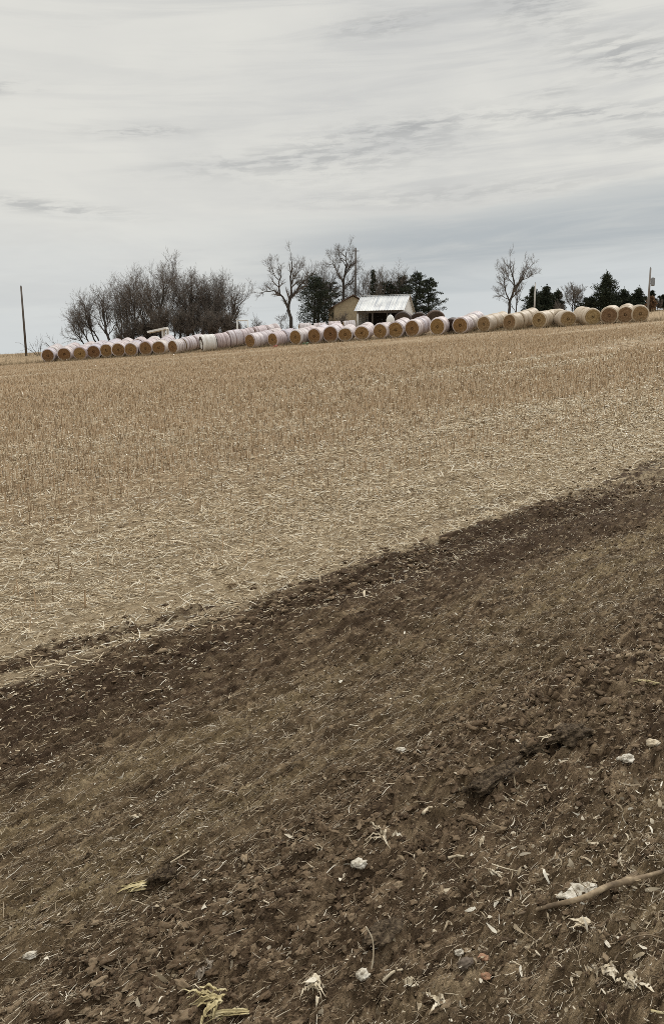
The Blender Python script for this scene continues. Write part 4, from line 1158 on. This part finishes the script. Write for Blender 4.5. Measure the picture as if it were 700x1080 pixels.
# long bent stalk
k = MB()
P = curve([on(545, 969, .006), on(575, 963, .012), on(612, 957, .02), on(640, 950, .028), on(668, 939, .03), on(710, 928, .03)], 26)
k.tube(P, np.interp(np.linspace(0, 1, 26), [0, .15, .5, .72, .75, .8, 1], [.002, .006, .008, .0085, .0115, .0065, .005]), 10, True)
for q_ in range(5):
    leaf(k, curve([P[17], P[19] + np.array([0, -.004 + .003 * q_, .004]), P[21] + np.array([-.01, -.012 + .007 * q_, .002 * q_])], 7), [.003, .005, .006, .005, .004, .003, .001], (0, 1, .4), .5)
mesh_at(k, 'stalk', STALKM, P[0], 'long bent brown crop stalk lying across the lower right soil', 'stalk')

def husk(px, py, lens, label, m, seed, wpx=9, spread=.7, az0=None, up=.02, n=5, name='husk'):
    r = np.random.default_rng(seed); c = on(px, py, .004); d = np.linalg.norm(c - CAM); sc_ = d / F_PX; lens *= .68; n += 4
    a0 = az0 if az0 is not None else r.uniform(0, 6.3); k = MB()
    for j in range(n):
        a = a0 + r.normal(0, spread); L = lens * sc_ * r.uniform(.3, 1.1); D = np.array([math.cos(a), math.sin(a), r.uniform(-.10, .16)])
        S = np.array([-math.sin(a), math.cos(a), r.normal(0, .35)]); b = r.normal(0, .22, 2)
        st = c + r.normal(0, .12, 3) * np.array([1, 1, .3]) * wpx * (5.0 if n > 8 else 2.2) * sc_
        q = [st + D * L * t + np.array([-D[1], D[0], 0]) * L * b[0] * t * t + np.array([0, 0, 1]) * (up * .6 * (4 * t * (1 - t)) * r.uniform(.3, 1.2) - .3 * L * max(0, D[2]) * t * t) for t in np.linspace(0, 1, 9)]
        w = wpx * .36 * sc_ * r.uniform(.3, 1.0) * np.array([.35, .75, 1, 1, .95, .85, .65, .4, .1])
        leaf(k, q, w, S, r.uniform(.2, .8))
    return mesh_at(k, name, m, c, label, 'husk')
husk(150, 936, 34, 'yellow-green husk tuft at the left of the tilled soil', YHUSK, 701, 6, .18, PI + .35, .010, 7)
husk(232, 1058, 46, 'spread yellow husk leaves near the bottom left', YHUSK, 702, 7, .45, PI + .5, .03, 13)
husk(262, 1070, 62, 'single long yellow husk leaf at the bottom edge', YHUSK, 703, 8, .05, PI + .18, .012, 4)
husk(404, 884, 28, 'tangled tan husk strips in the middle of the tilled soil', HUSK, 704, 6, 1.6, 2.6, .03, 8)
husk(636, 1028, 24, 'crumpled cream husk scraps near the lower right corner', HUSK, 705, 10, 2.2, None, .02, 9)
husk(665, 1036, 26, 'broad white papery husk near the lower right corner', HUSK, 706, 17, .25, -.9, .012, 3)
husk(338, 898, 22, 'bent white husk strip left of the small pale rounded stone', HUSK, 707, 6, .3, PI + .5, .012, 3)
husk(146, 871, 13, 'short white husk tip on the left tilled soil', HUSK, 708, 6, .2, PI + .5, .006, 3)
husk(508, 892, 16, 'small upright white husk shred below the long dark clod', HUSK, 709, 5, .8, 2.0, .02, 4)
husk(516, 920, 26, 'pale split husk strips above the dark grey stone', HUSK, 710, 5, .15, -1.1, .01, 4)
husk(690, 722, 34, 'orange-yellow husk leaf at the right border of the field', YHUSK, 711, 7, .2, PI + .1, .012, 4)
husk(620, 978, 26, 'tan wrinkled husk below the flat white stone', PALES, 712, 9, .2, PI, .01, 4)
husk(455, 1058, 24, 'torn white husk scraps at the bottom middle', HUSK, 713, 7, 1.1, .2, .015, 6)
husk(430, 1042, 14, 'small white husk curl left of the torn bottom scraps', HUSK, 714, 7, .9, 1.2, .02, 4)
husk(215, 1030, 20, 'grey-brown curled husk above the spread yellow leaves', mat_noise('grey_husk', 35, [(.3, (.20, .16, .12)), (.7, (.40, .34, .27))], .8), 715, 12, .5, 1.2, .03, 3)
husk(330, 1050, 26, 'buff husk pile at the bottom, right of the yellow leaves', PALES, 716, 8, 1.5, None, .03, 7)
husk(585, 782, 24, 'pale husk scraps caught beside the lumpy ridge clod', PALES, 717, 6, .7, PI, .015, 6)

def straw(pts, r, label, m, ups=None, name='straw_stem'):
    ups = ups or [.006] * len(pts)
    P = curve([on(x, y, u_) for (x, y), u_ in zip(pts, ups)], 16); k = MB(); k.tube(P, np.linspace(r, r * .6, 16), 7, True)
    return mesh_at(k, name, m, P[0], label, 'straw')
# a thin straw that arches up out of the soil
b0 = on(391, 1028, 0); k = MB()
P = curve([b0, b0 + np.array([.006, .012, .035]), b0 + np.array([.004, .022, .075]), b0 + np.array([-.012, .03, .105])], 16); k.tube(P, np.linspace(.0024, .0014, 16), 7, True)
mesh_at(k, 'straw_stem', PALES, b0, 'thin pale straw arching upright out of the soil', 'straw')
straw([(404, 1038), (414, 1031), (424, 1025)], .0045, 'short thick pale stalk piece right of the buff pebble', PALES, [.006, .008, .006])
straw([(472, 907), (482, 907), (491, 908)], .0045, 'short level yellow stalk piece above the split husk strips', PALES)
straw([(518, 916), (532, 922), (548, 925)], .0022, 'thin forked stem right of the split husk strips', PALES, [.012, .016, .01])
straw([(647, 1018), (660, 1003), (680, 996), (697, 992)], .0028, 'curved tan stem above the cream husk scraps', STALKM, [.006, .02, .02, .006])
straw([(446, 862), (451, 858), (455, 855)], .006, 'stubby white stalk end above the tangled tan strips', PALES)
straw([(545, 848), (556, 855)], .002, 'fine straight straw right of the long dark clod', PALES, [.012, .006])
straw([(278, 955), (290, 963), (300, 970)], .0022, 'straight slanting straw left of the broad dark clod', PALES, [.012, .012, .008])
straw([(180, 912), (192, 905), (200, 900)], .003, 'pale stem above the yellow-green husk tuft', PALES)
straw([(685, 1073), (700, 1071), (712, 1070)], .004, 'yellow stem at the bottom right corner', YHUSK)
RED = mat_noise('red_scrap', 8, [(.3, (.34, .09, .07)), (.7, (.50, .17, .13))], .6)
GREEN = mat_noise('green_scrap', 8, [(.3, (.10, .22, .14)), (.7, (.20, .34, .23))], .6)
for px, py, m, lab, sd in ((290, 366.5, RED, 'faded red plastic scrap on the stubble before the bales', 801), (322, 365.5, GREEN, 'green plastic scrap on the stubble before the bales', 802)):
    c = at(px, py, 79); c[2] = float(gz(c[0], c[1])); r_ = np.random.default_rng(sd); k = MB()
    for j in range(5):
        a = r_.uniform(0, 6.3); D = np.array([math.cos(a), math.sin(a), .3]); q = [c + D * .3 * t_ + np.array([0, 0, .10 + .12 * math.sin(t_ * 3 + j)]) for t_ in np.linspace(0, 1, 7)]
        leaf(k, q, .08 * np.array([.6, 1, 1.1, 1, .9, .7, .4]), (-D[1], D[0], .4), .5, .004)
    mesh_at(k, 'plastic_scrap', m, c, lab, 'scrap')
